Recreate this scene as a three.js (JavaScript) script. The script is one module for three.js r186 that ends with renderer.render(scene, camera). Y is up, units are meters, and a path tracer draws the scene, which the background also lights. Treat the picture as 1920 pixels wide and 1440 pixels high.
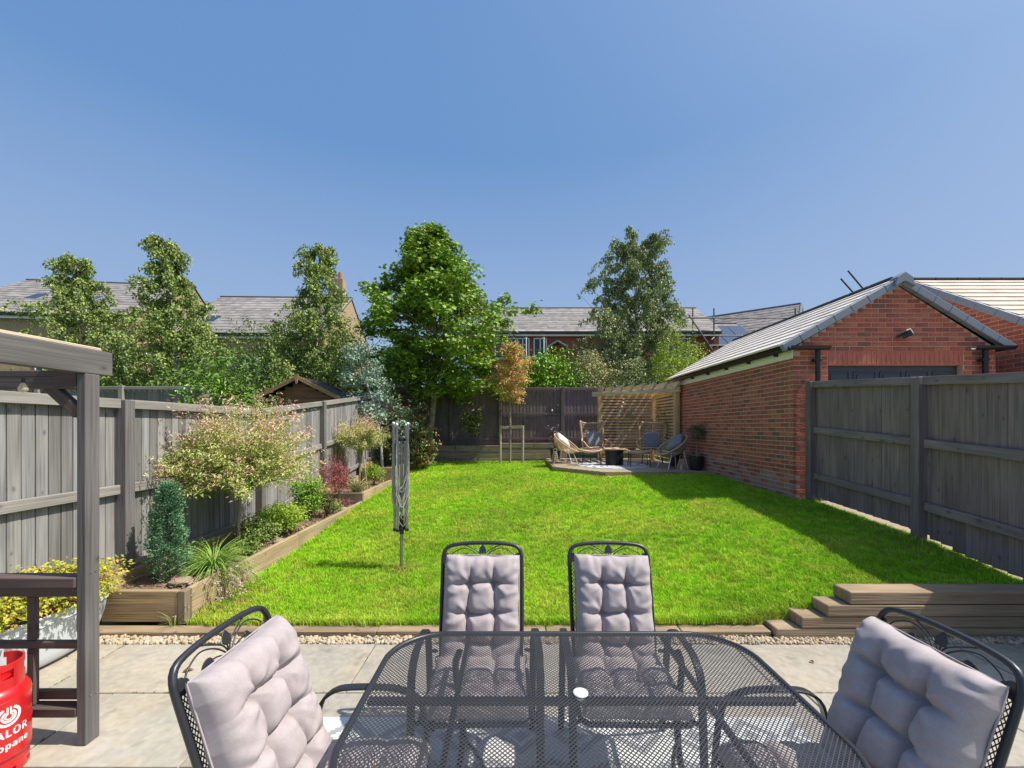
import * as THREE from 'three';
import { mergeGeometries, mergeVertices } from 'three/addons/utils/BufferGeometryUtils.js';

// ---------------------------------------------------------------- camera, sky, sun, exposure
const scene = new THREE.Scene();
const camera = new THREE.PerspectiveCamera(2 * Math.atan(720 / 800) * 180 / Math.PI, 4 / 3, 0.05, 2000);
camera.position.set(0, 1.73, 0);
camera.lookAt(0, 1.73, -1);
camera.setViewOffset(1920, 1440, 0, -80, 1920, 1440);   // level camera with a risen lens
const renderer = new THREE.WebGLRenderer({ antialias: true });
renderer.toneMapping = THREE.LinearToneMapping;
renderer.toneMappingExposure = 1.66;
renderer.shadowMap.enabled = true;
const SUN = new THREE.Vector3(0.66, 1, 0.09).normalize();
{
  const W = 512, H = 256, d = new Float32Array(W * H * 4), v = new THREE.Vector3();
  const E = 1.66, skyKnots = [[0, 0.37, 0.51, 0.75], [0.16, 0.345, 0.485, 0.735], [0.33, 0.272, 0.415, 0.685], [0.56, 0.150, 0.308, 0.605], [0.80, 0.138, 0.288, 0.590], [1.571, 0.125, 0.262, 0.555]], gnd = [0.16, 0.17, 0.15];
  const mix = (a, b, t) => a.map((x, i) => x + (b[i] - x) * t), ss = THREE.MathUtils.smoothstep;
  const air = (el) => { let k = 1; while (k < skyKnots.length - 1 && el > skyKnots[k][0]) k++; const p = skyKnots[k - 1], q = skyKnots[k]; return mix(p.slice(1), q.slice(1), Math.min(1, (el - p[0]) / (q[0] - p[0]))).map((x) => x / E); };
  for (let j = 0; j < H; j++) for (let i = 0; i < W; i++) {
    const el = ((j + 0.5) / H - 0.5) * Math.PI, az = ((i + 0.5) / W - 0.5) * 2 * Math.PI;
    v.set(Math.cos(el) * Math.cos(az), Math.sin(el), Math.cos(el) * Math.sin(az));
    const c = el > 0 ? air(el) : mix(air(0), gnd, ss(-el, 0, 0.12));
    const a = Math.acos(Math.min(1, v.dot(SUN))), glow = el > 0 ? 0.9 * Math.exp(-a * a / 0.10) + 0.36 * Math.exp(-a * a / 0.37) : 0;   // the sun's aureole
    const o = (j * W + i) * 4;
    d[o] = c[0] + glow * 0.95; d[o + 1] = c[1] + glow * 0.92; d[o + 2] = c[2] + glow * 0.85; d[o + 3] = 1;
  }
  const t = new THREE.DataTexture(d, W, H, THREE.RGBAFormat, THREE.FloatType);
  t.mapping = THREE.EquirectangularReflectionMapping; t.magFilter = t.minFilter = THREE.LinearFilter; t.colorSpace = THREE.LinearSRGBColorSpace; t.needsUpdate = true;
  scene.background = t; scene.environment = t;
}
const sun = new THREE.DirectionalLight(new THREE.Color().setRGB(1, 0.94, 0.83), 4.0);
sun.name = 'sun'; sun.position.copy(SUN).multiplyScalar(40); sun.target.position.set(0, 0, -8);
sun.position.add(sun.target.position);
sun.castShadow = true; sun.shadow.mapSize.set(4096, 4096);
Object.assign(sun.shadow.camera, { left: -26, right: 26, top: 26, bottom: -26, near: 1, far: 120 });
scene.add(sun, sun.target);

// ---------------------------------------------------------------- helpers
const V = (x, y, z) => new THREE.Vector3(x, y, z);
let seedState = 20240611;
const rnd = () => { seedState = (seedState + 0x6d2b79f5) | 0; let t = Math.imul(seedState ^ (seedState >>> 15), 1 | seedState); t = (t + Math.imul(t ^ (t >>> 7), 61 | t)) ^ t; return ((t ^ (t >>> 14)) >>> 0) / 4294967296; };
const rr = (a, b) => a + (b - a) * rnd();
const gauss = () => { let s = 0; for (let i = 0; i < 4; i++) s += rnd(); return (s - 2) * 1.22; };
const pick = (a) => a[Math.floor(rnd() * a.length)];
const lerp = (a, b, t) => a + (b - a) * t, clamp = (x, a, b) => Math.min(b, Math.max(a, x));
const sstep = (a, b, x) => { const t = clamp((x - a) / (b - a), 0, 1); return t * t * (3 - 2 * t); };
const taken = new Map();
const numbered = (n) => { const k = taken.get(n) ?? 0; taken.set(n, k + 1); return k ? n + '_' + String(k).padStart(3, '0') : n; };
function tag(o, label, category, group) { o.userData.label = label; o.userData.category = category; if (group) o.userData.group = group; return o; }
function thing(name, label, category, pos = [0, 0, 0], ry = 0, group) {
  const g = new THREE.Group(); g.name = numbered(name); g.position.set(...pos); g.rotation.y = ry; scene.add(g);
  return tag(g, label, category, group);
}
function part(name, geo, mat, parent, label) {
  const m = new THREE.Mesh(geo, mat); m.name = name; m.castShadow = m.receiveShadow = true; parent.add(m);
  if (label) m.userData.label = label;
  return m;
}
function struct(name, geo, mat) { const m = part(numbered(name), geo, mat, scene); m.userData.kind = 'structure'; return m; }
function dup(o, label, pos, ry) {
  const c = o.clone(); c.name = numbered(o.name.replace(/_\d{3}$/, '')); scene.add(c); c.userData = { ...o.userData, label };
  if (pos) c.position.set(...pos); if (ry !== undefined) c.rotation.y = ry;
  return c;
}
const stuff = (m) => { m.userData.kind = 'stuff'; return m; };
function mg(list) {
  const out = list.map((g) => {
    const n = g.index ? g.toNonIndexed() : g.clone(), c = n.attributes.position.count;
    if (!n.attributes.uv) n.setAttribute('uv', new THREE.BufferAttribute(new Float32Array(c * 2), 2));
    for (const k of Object.keys(n.attributes)) if (!['position', 'normal', 'uv', 'color'].includes(k)) n.deleteAttribute(k);
    return n;
  });
  return mergeGeometries(out, false);
}
const paint = (g, c) => { const n = g.attributes.position.count, a = new Float32Array(n * 3); for (let i = 0; i < n; i++) a.set(c, i * 3); g.setAttribute('color', new THREE.BufferAttribute(a, 3)); return g; };

// a box with chamfered edges; uv in metres, u along the grain axis g
const cbCache = new Map();
function cbox(w, h, d, { b = 0.004, g = 'x', off } = {}) {
  const key = off === undefined ? [w, h, d, b, g].map((x) => typeof x === 'number' ? x.toFixed(4) : x).join() : null;
  if (key && cbCache.has(key)) return cbCache.get(key);
  const [ou, ov] = off ?? [0, 0], hx = w / 2, hy = h / 2, hz = d / 2, P = {}, pos = [], nor = [], uv = [];
  b = Math.min(b, hx * 0.49, hy * 0.49, hz * 0.49);
  for (const x of [-1, 1]) for (const y of [-1, 1]) for (const z of [-1, 1]) {
    P['x' + x + y + z] = [x * hx, y * (hy - b), z * (hz - b)]; P['y' + x + y + z] = [x * (hx - b), y * hy, z * (hz - b)]; P['z' + x + y + z] = [x * (hx - b), y * (hy - b), z * hz];
  }
  const poly = (keys) => {
    let p = keys.map((k) => P[k]);
    const A = V(...p[0]), n = V(...p[1]).sub(A).cross(V(...p[2]).sub(A)).normalize(), c = V(0, 0, 0);
    p.forEach((q) => c.add(V(...q)));
    if (n.dot(c) < 0) { p.reverse(); n.negate(); }
    const ax = [Math.abs(n.x), Math.abs(n.y), Math.abs(n.z)], dom = 'xyz'[ax.indexOf(Math.max(...ax))];
    const gi = 'xyz'.indexOf(g), di = 'xyz'.indexOf(dom), ui = gi === di ? (gi + 1) % 3 : gi, vi = [0, 1, 2].find((k) => k !== ui && k !== di);
    for (let i = 1; i < p.length - 1; i++) for (const q of [p[0], p[i], p[i + 1]]) { pos.push(...q); nor.push(n.x, n.y, n.z); uv.push(q[ui] + ou, q[vi] + ov); }
  };
  for (const s of [-1, 1]) {
    poly([[-1, -1], [1, -1], [1, 1], [-1, 1]].map(([a, c]) => 'x' + s + a + c)); poly([[-1, -1], [1, -1], [1, 1], [-1, 1]].map(([a, c]) => 'y' + a + s + c)); poly([[-1, -1], [1, -1], [1, 1], [-1, 1]].map(([a, c]) => 'z' + a + c + s));
    for (const t of [-1, 1]) {
      poly(['x' + s + t + -1, 'x' + s + t + 1, 'y' + s + t + 1, 'y' + s + t + -1]); poly(['x' + s + -1 + t, 'x' + s + 1 + t, 'z' + s + 1 + t, 'z' + s + -1 + t]); poly(['y' + -1 + s + t, 'y' + 1 + s + t, 'z' + 1 + s + t, 'z' + -1 + s + t]);
      for (const r of [-1, 1]) poly(['x' + s + t + r, 'y' + s + t + r, 'z' + s + t + r]);
    }
  }
  const geo = new THREE.BufferGeometry();
  geo.setAttribute('position', new THREE.Float32BufferAttribute(pos, 3)); geo.setAttribute('normal', new THREE.Float32BufferAttribute(nor, 3)); geo.setAttribute('uv', new THREE.Float32BufferAttribute(uv, 2));
  if (key) cbCache.set(key, geo);
  return geo;
}
const ofs = () => [rr(0, 7), rr(0, 3)];
// a chamfered bar whose long axis runs from a to b; w across (level), h the other way
function bar(a, b, w, h, opt = {}) {
  const L = a.distanceTo(b), g = cbox(L, h, w, { g: 'x', b: 0.003, off: ofs(), ...opt }).clone();
  const x = b.clone().sub(a).normalize(), up = Math.abs(x.y) > 0.99 ? V(0, 0, 1) : V(0, 1, 0), z = x.clone().cross(up).normalize(), y = z.clone().cross(x);
  g.applyMatrix4(new THREE.Matrix4().makeBasis(x, y, z).setPosition(a.clone().add(b).multiplyScalar(0.5)));
  return g;
}
const tr = (g, x, y, z) => g.clone().translate(x, y, z);
function tube(pts, r, steps = 24, radial = 8, closed = false, tension = 0.5) { return new THREE.TubeGeometry(new THREE.CatmullRomCurve3(pts, closed, 'catmullrom', tension), steps, r, radial, closed); }
function rod(a, b, r, radial = 8, r2 = r) {
  const L = a.distanceTo(b), g = new THREE.CylinderGeometry(r2, r, L, radial), y = b.clone().sub(a).normalize();
  return g.applyMatrix4(new THREE.Matrix4().compose(a.clone().add(b).multiplyScalar(0.5), new THREE.Quaternion().setFromUnitVectors(V(0, 1, 0), y), V(1, 1, 1)));
}
function taper(pts, radii, steps = 20, radial = 8) {
  const c = new THREE.CatmullRomCurve3(pts), f = c.computeFrenetFrames(steps, false), pos = [], nor = [], uv = [], idx = [], L = c.getLength();
  for (let i = 0; i <= steps; i++) {
    const t = i / steps, p = c.getPoint(t), k = t * (radii.length - 1), j = Math.min(radii.length - 2, Math.floor(k)), r = lerp(radii[j], radii[j + 1], k - j);
    for (let a = 0; a <= radial; a++) {
      const th = a / radial * Math.PI * 2, n = f.normals[i].clone().multiplyScalar(Math.cos(th)).addScaledVector(f.binormals[i], Math.sin(th));
      pos.push(p.x + n.x * r, p.y + n.y * r, p.z + n.z * r); nor.push(n.x, n.y, n.z); uv.push(t * L, a / radial * 0.3);
      if (i < steps && a < radial) { const q = i * (radial + 1) + a; idx.push(q, q + 1, q + radial + 1, q + 1, q + radial + 2, q + radial + 1); }
    }
  }
  const g = new THREE.BufferGeometry();
  g.setAttribute('position', new THREE.Float32BufferAttribute(pos, 3)); g.setAttribute('normal', new THREE.Float32BufferAttribute(nor, 3)); g.setAttribute('uv', new THREE.Float32BufferAttribute(uv, 2)); g.setIndex(idx);
  return g;
}
// a flat bar of width w (along N) and thickness t swept along a curve
function sweep(pts, N, w, t, steps = 36) {
  const c = new THREE.CatmullRomCurve3(pts, false, 'catmullrom', 0.35), rows = [], pos = [], idx = [], b = t * 0.3;
  const prof = [[-w / 2 + b, -t / 2], [w / 2 - b, -t / 2], [w / 2, -t / 2 + b], [w / 2, t / 2 - b], [w / 2 - b, t / 2], [-w / 2 + b, t / 2], [-w / 2, t / 2 - b], [-w / 2, -t / 2 + b]];
  for (let i = 0; i <= steps; i++) {
    const p = c.getPointAt(i / steps), T = c.getTangentAt(i / steps), B = T.clone().cross(N).normalize();
    rows.push(prof.map(([x, y]) => p.clone().addScaledVector(N, x).addScaledVector(B, y)));
  }
  const quad = (a, b2, c2, d) => { for (const q of [a, b2, c2, a, c2, d]) pos.push(q.x, q.y, q.z); };
  for (let i = 0; i < steps; i++) for (let k = 0; k < 8; k++) quad(rows[i][k], rows[i][(k + 1) % 8], rows[i + 1][(k + 1) % 8], rows[i + 1][k]);
  for (const r of [rows[0].slice().reverse(), rows[steps]]) for (let k = 1; k < 7; k++) for (const q of [r[0], r[k], r[k + 1]]) pos.push(q.x, q.y, q.z);
  const g = new THREE.BufferGeometry(); g.setAttribute('position', new THREE.Float32BufferAttribute(pos, 3)); g.computeVertexNormals();
  return g;
}
// expanded metal: two families of slanting strands clipped by a convex outline in the xy plane
function strandMesh(outline, px, py, bw, bt) {
  const out = [], xs = outline.map((p) => p[0]), ys = outline.map((p) => p[1]), x0 = Math.min(...xs), x1 = Math.max(...xs), y0 = Math.min(...ys), y1 = Math.max(...ys);
  for (const s of [-1, 1]) {
    const k = s * py / px, dir = V(1, k, 0).normalize(), n = V(-dir.y, dir.x, 0), reach = (x1 - x0) * Math.abs(k) + (y1 - y0);
    for (let c = -reach; c < reach; c += py) {
      let t0 = -9, t1 = 9; const o = V((x0 + x1) / 2, (y0 + y1) / 2 + c, 0);
      for (let i = 0; i < outline.length; i++) {
        const [ax, ay] = outline[i], [bx, by] = outline[(i + 1) % outline.length], ex = bx - ax, ey = by - ay;
        const den = ex * dir.y - ey * dir.x, num = ex * (o.y - ay) - ey * (o.x - ax);   // inside is to the side where the cross product is positive
        if (Math.abs(den) < 1e-9) { if (num < 0) t1 = -99; continue; }
        const t = -num / den; if (den > 0) t0 = Math.max(t0, t); else t1 = Math.min(t1, t);
      }
      if (t1 - t0 < 0.004) continue;
      const a = o.clone().addScaledVector(dir, t0), b = o.clone().addScaledVector(dir, t1), g = new THREE.BoxGeometry(t1 - t0, bw, bt), m = a.add(b).multiplyScalar(0.5);
      g.applyMatrix4(new THREE.Matrix4().makeBasis(dir, n, V(0, 0, 1)).setPosition(m.x, m.y, s * bt * 0.42));
      out.push(g);
    }
  }
  return mg(out);
}
function roundRect(w, h, r, n = 8) {
  const o = [];
  [[w / 2 - r, h / 2 - r, 0], [-w / 2 + r, h / 2 - r, 1], [-w / 2 + r, -h / 2 + r, 2], [w / 2 - r, -h / 2 + r, 3]].forEach(([cx, cy, q]) => { for (let i = 0; i <= n; i++) { const a = (q + i / n) * Math.PI / 2; o.push([cx + r * Math.cos(a), cy + r * Math.sin(a)]); } });
  return o;
}

// ---------------------------------------------------------------- noise and textures
const perm = new Uint16Array(4096); { const s0 = seedState; for (let i = 0; i < 4096; i++) perm[i] = Math.floor(rnd() * 65536); seedState = s0; }
const hash = (x, y, s) => perm[(perm[(perm[(x & 1023) + 7 * s & 4095] + y) & 4095] + s * 31) & 4095] / 65535;
function vnoise(x, y, px, py, s = 0) {
  const ix = Math.floor(x), iy = Math.floor(y), fx = x - ix, fy = y - iy, u = fx * fx * (3 - 2 * fx), v = fy * fy * (3 - 2 * fy), w = (a, p) => ((a % p) + p) % p;
  const a = hash(w(ix, px), w(iy, py), s), b = hash(w(ix + 1, px), w(iy, py), s), c = hash(w(ix, px), w(iy + 1, py), s), d = hash(w(ix + 1, px), w(iy + 1, py), s);
  return lerp(lerp(a, b, u), lerp(c, d, u), v);
}
function fbm(u, v, fu, fv, oct = 4, s = 0) { let t = 0, a = 0.5, n = 0; for (let i = 0; i < oct; i++) { t += a * vnoise(u * fu, v * fv, fu, fv, s + i); n += a; a *= 0.55; fu *= 2; fv *= 2; } return t / n; }
const n2 = (x, z, s = 0) => vnoise(x, z, 1024, 1024, s);
function tex(w, h, f, srgb, rw = 1, rh = 1) {   // f(u, v) gives linear rgb or a number; the tile covers rw x rh metres
  const d = new Uint8Array(w * h * 4), enc = (x) => { x = clamp(x, 0, 1); return Math.round(255 * (srgb ? (x < 0.0031308 ? 12.92 * x : 1.055 * Math.pow(x, 1 / 2.4) - 0.055) : x)); };
  for (let j = 0; j < h; j++) for (let i = 0; i < w; i++) { let c = f((i + 0.5) / w, (j + 0.5) / h); if (typeof c === 'number') c = [c, c, c]; const o = (j * w + i) * 4; d[o] = enc(c[0]); d[o + 1] = enc(c[1]); d[o + 2] = enc(c[2]); d[o + 3] = 255; }
  const t = new THREE.DataTexture(d, w, h); t.wrapS = t.wrapT = THREE.RepeatWrapping; t.magFilter = THREE.LinearFilter; t.minFilter = THREE.LinearMipmapLinearFilter; t.generateMipmaps = true;
  t.colorSpace = srgb ? THREE.SRGBColorSpace : THREE.NoColorSpace; t.repeat.set(1 / rw, 1 / rh); t.needsUpdate = true;
  return t;
}
const woodF = (u, v) => { const w = v + 0.025 * (fbm(u, v, 3, 4, 2, 40) - 0.5); return 0.55 * fbm(u, w, 3, 40, 3, 1) + 0.45 * fbm(u, w, 8, 110, 2, 9); };
const knots = Array.from({ length: 9 }, (_, i) => [hash(i, 3, 5), hash(i, 8, 6), 0.006 + 0.008 * hash(i, 1, 7)]);
const knotF = (u, v) => { let k = 0; for (const [a, b, r] of knots) { const dx = (u - a) * 2, dy = (v - b) * 0.6, d = Math.hypot(dx * 0.6, dy) / r; if (d < 4) k = Math.max(k, Math.exp(-d * d * 0.6)); } return k; };
const woodMap = tex(768, 384, (u, v) => { const g = woodF(u, v), p = fbm(u, v, 4, 5, 3, 21), c = clamp(0.36 + 0.84 * g + 0.42 * (p - 0.5), 0, 1) * (1 - 0.55 * knotF(u, v)); return [c, c * 0.985, c * 0.96]; }, true, 2, 0.6);
const woodBump = tex(512, 256, (u, v) => woodF(u, v) * (1 - 0.4 * knotF(u, v)), false, 2, 0.6);
const brickMap = tex(256, 256, (u, v) => { const c = 0.62 + 0.55 * fbm(u, v, 12, 24, 4, 3) - 0.2 * (fbm(u, v, 60, 90, 2, 13) > 0.62 ? 1 : 0) * 0.6; return [c, c, c]; }, true, 0.9, 0.45);
const roughBump = tex(256, 256, (u, v) => fbm(u, v, 24, 24, 4, 17), false, 0.4, 0.4);
const stoneMap = tex(1024, 1024, (u, v) => {
  const a = fbm(u, v, 4, 5, 5, 51), w = fbm(u + 0.07 * a, v, 3, 14, 4, 57), s = fbm(u, v, 70, 70, 2, 61), t = fbm(u, v, 7, 7, 4, 63);
  const c = 0.66 + 0.24 * (a - 0.5) + 0.18 * (w - 0.5) + 0.2 * (s - 0.5), warm = clamp((t - 0.5) * 1.6, -0.35, 0.5), lich = sstep(0.66, 0.74, fbm(u, v, 18, 18, 3, 71)) * 0.10;
  return [c * (1 + 0.10 * warm) - lich, c * (0.985 + 0.01 * warm) - lich, c * (0.955 - 0.13 * warm) - lich];
}, true, 2.3, 2.3);
const stoneBump = tex(512, 512, (u, v) => 0.6 * fbm(u + 0.05 * fbm(u, v, 4, 4, 3, 50), v, 4, 16, 5, 57) + 0.4 * fbm(u, v, 50, 50, 3, 61), false, 2.3, 2.3);
const clothMap = tex(256, 256, (u, v) => { const a = 0.5 + 0.5 * Math.sin(u * 2 * Math.PI * 64), b = 0.5 + 0.5 * Math.sin(v * 2 * Math.PI * 64), n = fbm(u, v, 6, 6, 4, 31); return 0.80 + 0.06 * a * b + 0.22 * (n - 0.5) + 0.12 * (fbm(u, v, 64, 64, 2, 35) - 0.5); }, true, 0.16, 0.16);
const clothBump = tex(256, 256, (u, v) => 0.35 * (Math.sin(u * 2 * Math.PI * 64) * Math.sin(v * 2 * Math.PI * 64)) + 0.5 + 0.3 * (fbm(u, v, 40, 40, 2, 33) - 0.5), false, 0.16, 0.16);
const barkMap = tex(256, 256, (u, v) => { const c = 0.5 + 0.6 * fbm(u, v, 20, 6, 4, 77); return [c, c * 0.95, c * 0.88]; }, true, 1, 0.3);
const birchMap = tex(256, 256, (u, v) => { const b = sstep(0.60, 0.68, fbm(u, v, 26, 3, 3, 81)), c = lerp(0.82, 0.12, b); return [c, c * 0.97, c * 0.92]; }, true, 1.6, 0.3);
const soilMap = tex(512, 512, (u, v) => { const c = 0.35 + 0.9 * fbm(u, v, 40, 40, 4, 91), k = fbm(u, v, 90, 90, 2, 95) > 0.66 ? 0.5 : 0; return [c + k, (c + k) * 0.8, (c + k) * 0.62]; }, true, 1, 1);
const roofMap = tex(512, 256, (u, v) => { const col = Math.floor(u * 12), t = hash(col, 2, 3) * 0.22, c = 0.66 + t + 0.25 * (fbm(u, v, 30, 20, 4, 101) - 0.5); return [c, c * 0.97, c * 0.94]; }, true, 3.6, 0.5);
const slateMap = tex(512, 512, (u, v) => { const r = Math.floor(v * 16), col = Math.floor(u * 20 + (r % 2) * 0.5), c = 0.52 + 0.42 * hash(col % 20, r, 5) + 0.2 * (fbm(u, v, 30, 30, 3, 111) - 0.5); return [c, c * 0.97, c * 0.95]; }, true, 6, 4.5);
const S = (o) => new THREE.MeshStandardMaterial(o), P = (o) => new THREE.MeshPhysicalMaterial(o);
const lin = (r, g, b) => new THREE.Color().setRGB(r, g, b);
const wood = (r, g, b, rough = 0.85, bump = 0.0015) => S({ color: lin(r, g, b), map: woodMap, bumpMap: woodBump, bumpScale: bump, roughness: rough });
const tones = (n, r, g, b, spread, ...x) => Array.from({ length: n }, () => { const k = 1 + rr(-spread, spread), w = rr(-0.03, 0.03); return wood(r * k * (1 + w), g * k, b * k * (1 - w), ...x); });
const M = {
  greyFence: tones(6, 0.29, 0.283, 0.28, 0.26), greyRail: wood(0.33, 0.312, 0.29), greyPost: wood(0.19, 0.18, 0.178),
  darkFence: tones(4, 0.275, 0.208, 0.20, 0.08), darkRail: wood(0.275, 0.22, 0.215), darkPost: wood(0.23, 0.18, 0.175),
  backFence: tones(4, 0.205, 0.155, 0.16, 0.16), backPost: wood(0.165, 0.13, 0.135),
  oldFence: tones(3, 0.24, 0.22, 0.18, 0.12), oldRail: wood(0.36, 0.33, 0.27),
  sleeper: tones(4, 0.46, 0.345, 0.20, 0.12, 0.9, 0.003), sleeperGrey: tones(4, 0.335, 0.25, 0.16, 0.18, 0.9, 0.006), sleeperDark: tones(4, 0.35, 0.285, 0.205, 0.22, 0.9, 0.003),
  deck: tones(4, 0.40, 0.32, 0.225, 0.14), newWood: tones(4, 0.70, 0.48, 0.25, 0.10), paleWood: wood(0.72, 0.60, 0.43), stake: wood(0.46, 0.38, 0.26),
  gazebo: wood(0.165, 0.155, 0.152), gazeboDark: wood(0.12, 0.09, 0.08), shedWall: wood(0.34, 0.165, 0.06), shedTrim: wood(0.50, 0.31, 0.14),
  frame: P({ color: lin(0.028, 0.030, 0.036), roughness: 0.42, metalness: 0.3, clearcoat: 0.3, clearcoatRoughness: 0.35 }),
  strand: S({ color: lin(0.06, 0.061, 0.066), roughness: 0.4, metalness: 0.3 }),
  cloth: P({ color: lin(0.455, 0.395, 0.40), map: clothMap, bumpMap: clothBump, bumpScale: 0.0005, roughness: 0.95, sheen: 0.1, sheenRoughness: 0.6, sheenColor: lin(0.6, 0.55, 0.58) }),
  plasticBlack: P({ color: lin(0.012, 0.014, 0.018), roughness: 0.4, clearcoat: 0.25 }),
  white: P({ color: lin(0.76, 0.76, 0.74), roughness: 0.4 }), cream: P({ color: lin(0.86, 0.82, 0.68), roughness: 0.45 }),
  red: P({ color: lin(0.52, 0.012, 0.016), roughness: 0.35, clearcoat: 0.45, clearcoatRoughness: 0.25 }),
  trim: P({ color: lin(0.20, 0.235, 0.28), roughness: 0.5 }), gutter: P({ color: lin(0.013, 0.015, 0.019), roughness: 0.35 }),
  steel: P({ color: lin(0.30, 0.31, 0.315), roughness: 0.38, metalness: 0.75 }), glass: P({ color: lin(0.03, 0.04, 0.05), roughness: 0.05, metalness: 0, specularIntensity: 1 }),
  mortar: S({ color: lin(0.54, 0.395, 0.275), bumpMap: roughBump, bumpScale: 0.004, roughness: 1 }),
  soil: S({ color: lin(0.20, 0.165, 0.135), map: soilMap, roughness: 1 }),
  bark: S({ color: lin(0.20, 0.165, 0.115), map: barkMap, bumpMap: barkMap, bumpScale: 0.006, roughness: 1 }), birch: S({ color: lin(0.62, 0.58, 0.52), map: birchMap, roughness: 0.9 }), twig: S({ color: lin(0.12, 0.08, 0.05), roughness: 1 }),
  paleBark: S({ color: lin(0.36, 0.31, 0.22), map: barkMap, roughness: 1 }),
  rattan: S({ color: lin(0.50, 0.33, 0.21), roughness: 0.7 }), rattanDark: S({ color: lin(0.36, 0.24, 0.165), roughness: 0.7 }), greyCloth: S({ color: lin(0.24, 0.26, 0.29), map: clothMap, roughness: 1 }), paleCloth: S({ color: lin(0.62, 0.60, 0.56), map: clothMap, roughness: 1 }),
};

// ---------------------------------------------------------------- the lie of the land (z is minus the distance from the camera)
const cols = [[-4.2, [[3.6, 0.05], [5, 0.09], [6.15, 0.16], [7.05, 0.24], [8, 0.30], [10, 0.33], [12, 0.50], [14, 0.6]]], [-2.4, [[3.6, 0.05], [5, 0.095], [6.15, 0.16], [7.05, 0.24], [8, 0.30], [10, 0.38], [12, 0.53], [14, 0.62]]],
  [0.5, [[3.6, 0.055], [5, 0.12], [6.35, 0.25], [8.1, 0.39], [10.1, 0.56], [13.6, 0.61], [14, 0.61]]], [2.0, [[3.6, 0.07], [4.85, 0.24], [6.35, 0.40], [8.1, 0.52], [9.6, 0.62], [13.6, 0.63]]],
  [2.95, [[3.5, 0.27], [4.0, 0.31], [4.85, 0.43], [6.7, 0.57], [9.6, 0.66], [13.6, 0.66]]], [5.2, [[3.5, 0.29], [4.0, 0.32], [4.85, 0.46], [6.7, 0.585], [9.6, 0.69], [13.6, 0.7]]]];
const along = (k, d) => { if (d <= k[0][0]) return k[0][1]; for (let i = 1; i < k.length; i++) if (d < k[i][0]) return lerp(k[i - 1][1], k[i][1], (d - k[i - 1][0]) / (k[i][0] - k[i - 1][0])); return k[k.length - 1][1]; };
function lawnY(x, z) {
  const d = -z; let y;
  if (x <= cols[0][0]) y = along(cols[0][1], d); else if (x >= cols[cols.length - 1][0]) y = along(cols[cols.length - 1][1], d);
  else for (let i = 1; i < cols.length; i++) if (x < cols[i][0]) { y = lerp(along(cols[i - 1][1], d), along(cols[i][1], d), (x - cols[i - 1][0]) / (cols[i][0] - cols[i - 1][0])); break; }
  return y + 0.012 * (n2(x * 1.3 + 50, z * 1.3 + 90, 4) - 0.5);
}
{
  const g = new THREE.PlaneGeometry(900, 900, 1, 1).rotateX(-Math.PI / 2).translate(0, -0.06, -200);
  struct('ground', g, S({ color: lin(0.11, 0.125, 0.05), roughness: 1 }));
  // raised land of the neighbouring gardens beyond the fences
  const gg = new THREE.PlaneGeometry(120, 60, 40, 20).rotateX(-Math.PI / 2).translate(0, 0, -44.2), p = gg.attributes.position;
  for (let i = 0; i < p.count; i++) p.setY(i, 0.55 + 0.1 * n2(p.getX(i) * 0.3 + 90, p.getZ(i) * 0.3 + 90));
  gg.computeVertexNormals(); struct('terrain', gg, S({ color: lin(0.09, 0.13, 0.035), roughness: 1 }));
  const gl = new THREE.PlaneGeometry(30, 13, 20, 20).rotateX(-Math.PI / 2).translate(-18.8, 0, -8); const q = gl.attributes.position;
  for (let i = 0; i < q.count; i++) q.setY(i, 0.02 + 0.5 * sstep(-4, -13, q.getZ(i)));
  gl.computeVertexNormals(); struct('terrain', gl, S({ color: lin(0.09, 0.13, 0.035), roughness: 1 }));
  const drive = new THREE.PlaneGeometry(12, 8.4, 12, 24).rotateX(-Math.PI / 2).translate(10.74, 0, -2.55), dp = drive.attributes.position;
  for (let i = 0; i < dp.count; i++) dp.setY(i, lawnY(4.9, Math.min(-3.6, dp.getZ(i))) - 0.02 - 0.08 * sstep(-3.6, 1.5, dp.getZ(i)));
  drive.computeVertexNormals();
  struct('driveway', drive, S({ color: lin(0.30, 0.24, 0.19), bumpMap: roughBump, bumpScale: 0.003, roughness: 1 }));
}
// lawn: a turf sheet and its blades
const lawnX = (d) => [-2.76, d < 6.72 ? 4.72 : 4.47];
{
  const nx = 90, nz = 110, pos = [], idx = [], col = [], uv = [];
  for (let j = 0; j <= nz; j++) { const d = lerp(3.635, 13.7, Math.max(0, j - 1) / (nz - 1)), [a, b] = lawnX(d); for (let i = 0; i <= nx; i++) { const x = lerp(a, b, i / nx), z = -d; pos.push(x, lawnY(x, z) - (j ? 0 : 0.3), z); uv.push(x, z); const n = fbm2(x, z); col.push(0.22 * (0.7 + 0.7 * n), 0.37 * (0.7 + 0.6 * n), 0.028); } }
  for (let j = 0; j < nz; j++) for (let i = 0; i < nx; i++) { const a = j * (nx + 1) + i; idx.push(a, a + 1, a + nx + 1, a + 1, a + nx + 2, a + nx + 1); }
  const g = new THREE.BufferGeometry(); g.setAttribute('position', new THREE.Float32BufferAttribute(pos, 3)); g.setAttribute('uv', new THREE.Float32BufferAttribute(uv, 2)); g.setAttribute('color', new THREE.Float32BufferAttribute(col, 3)); g.setIndex(idx); g.computeVertexNormals();
  struct('lawn', g, S({ vertexColors: true, map: soilMap, roughness: 1 }));
}
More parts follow.
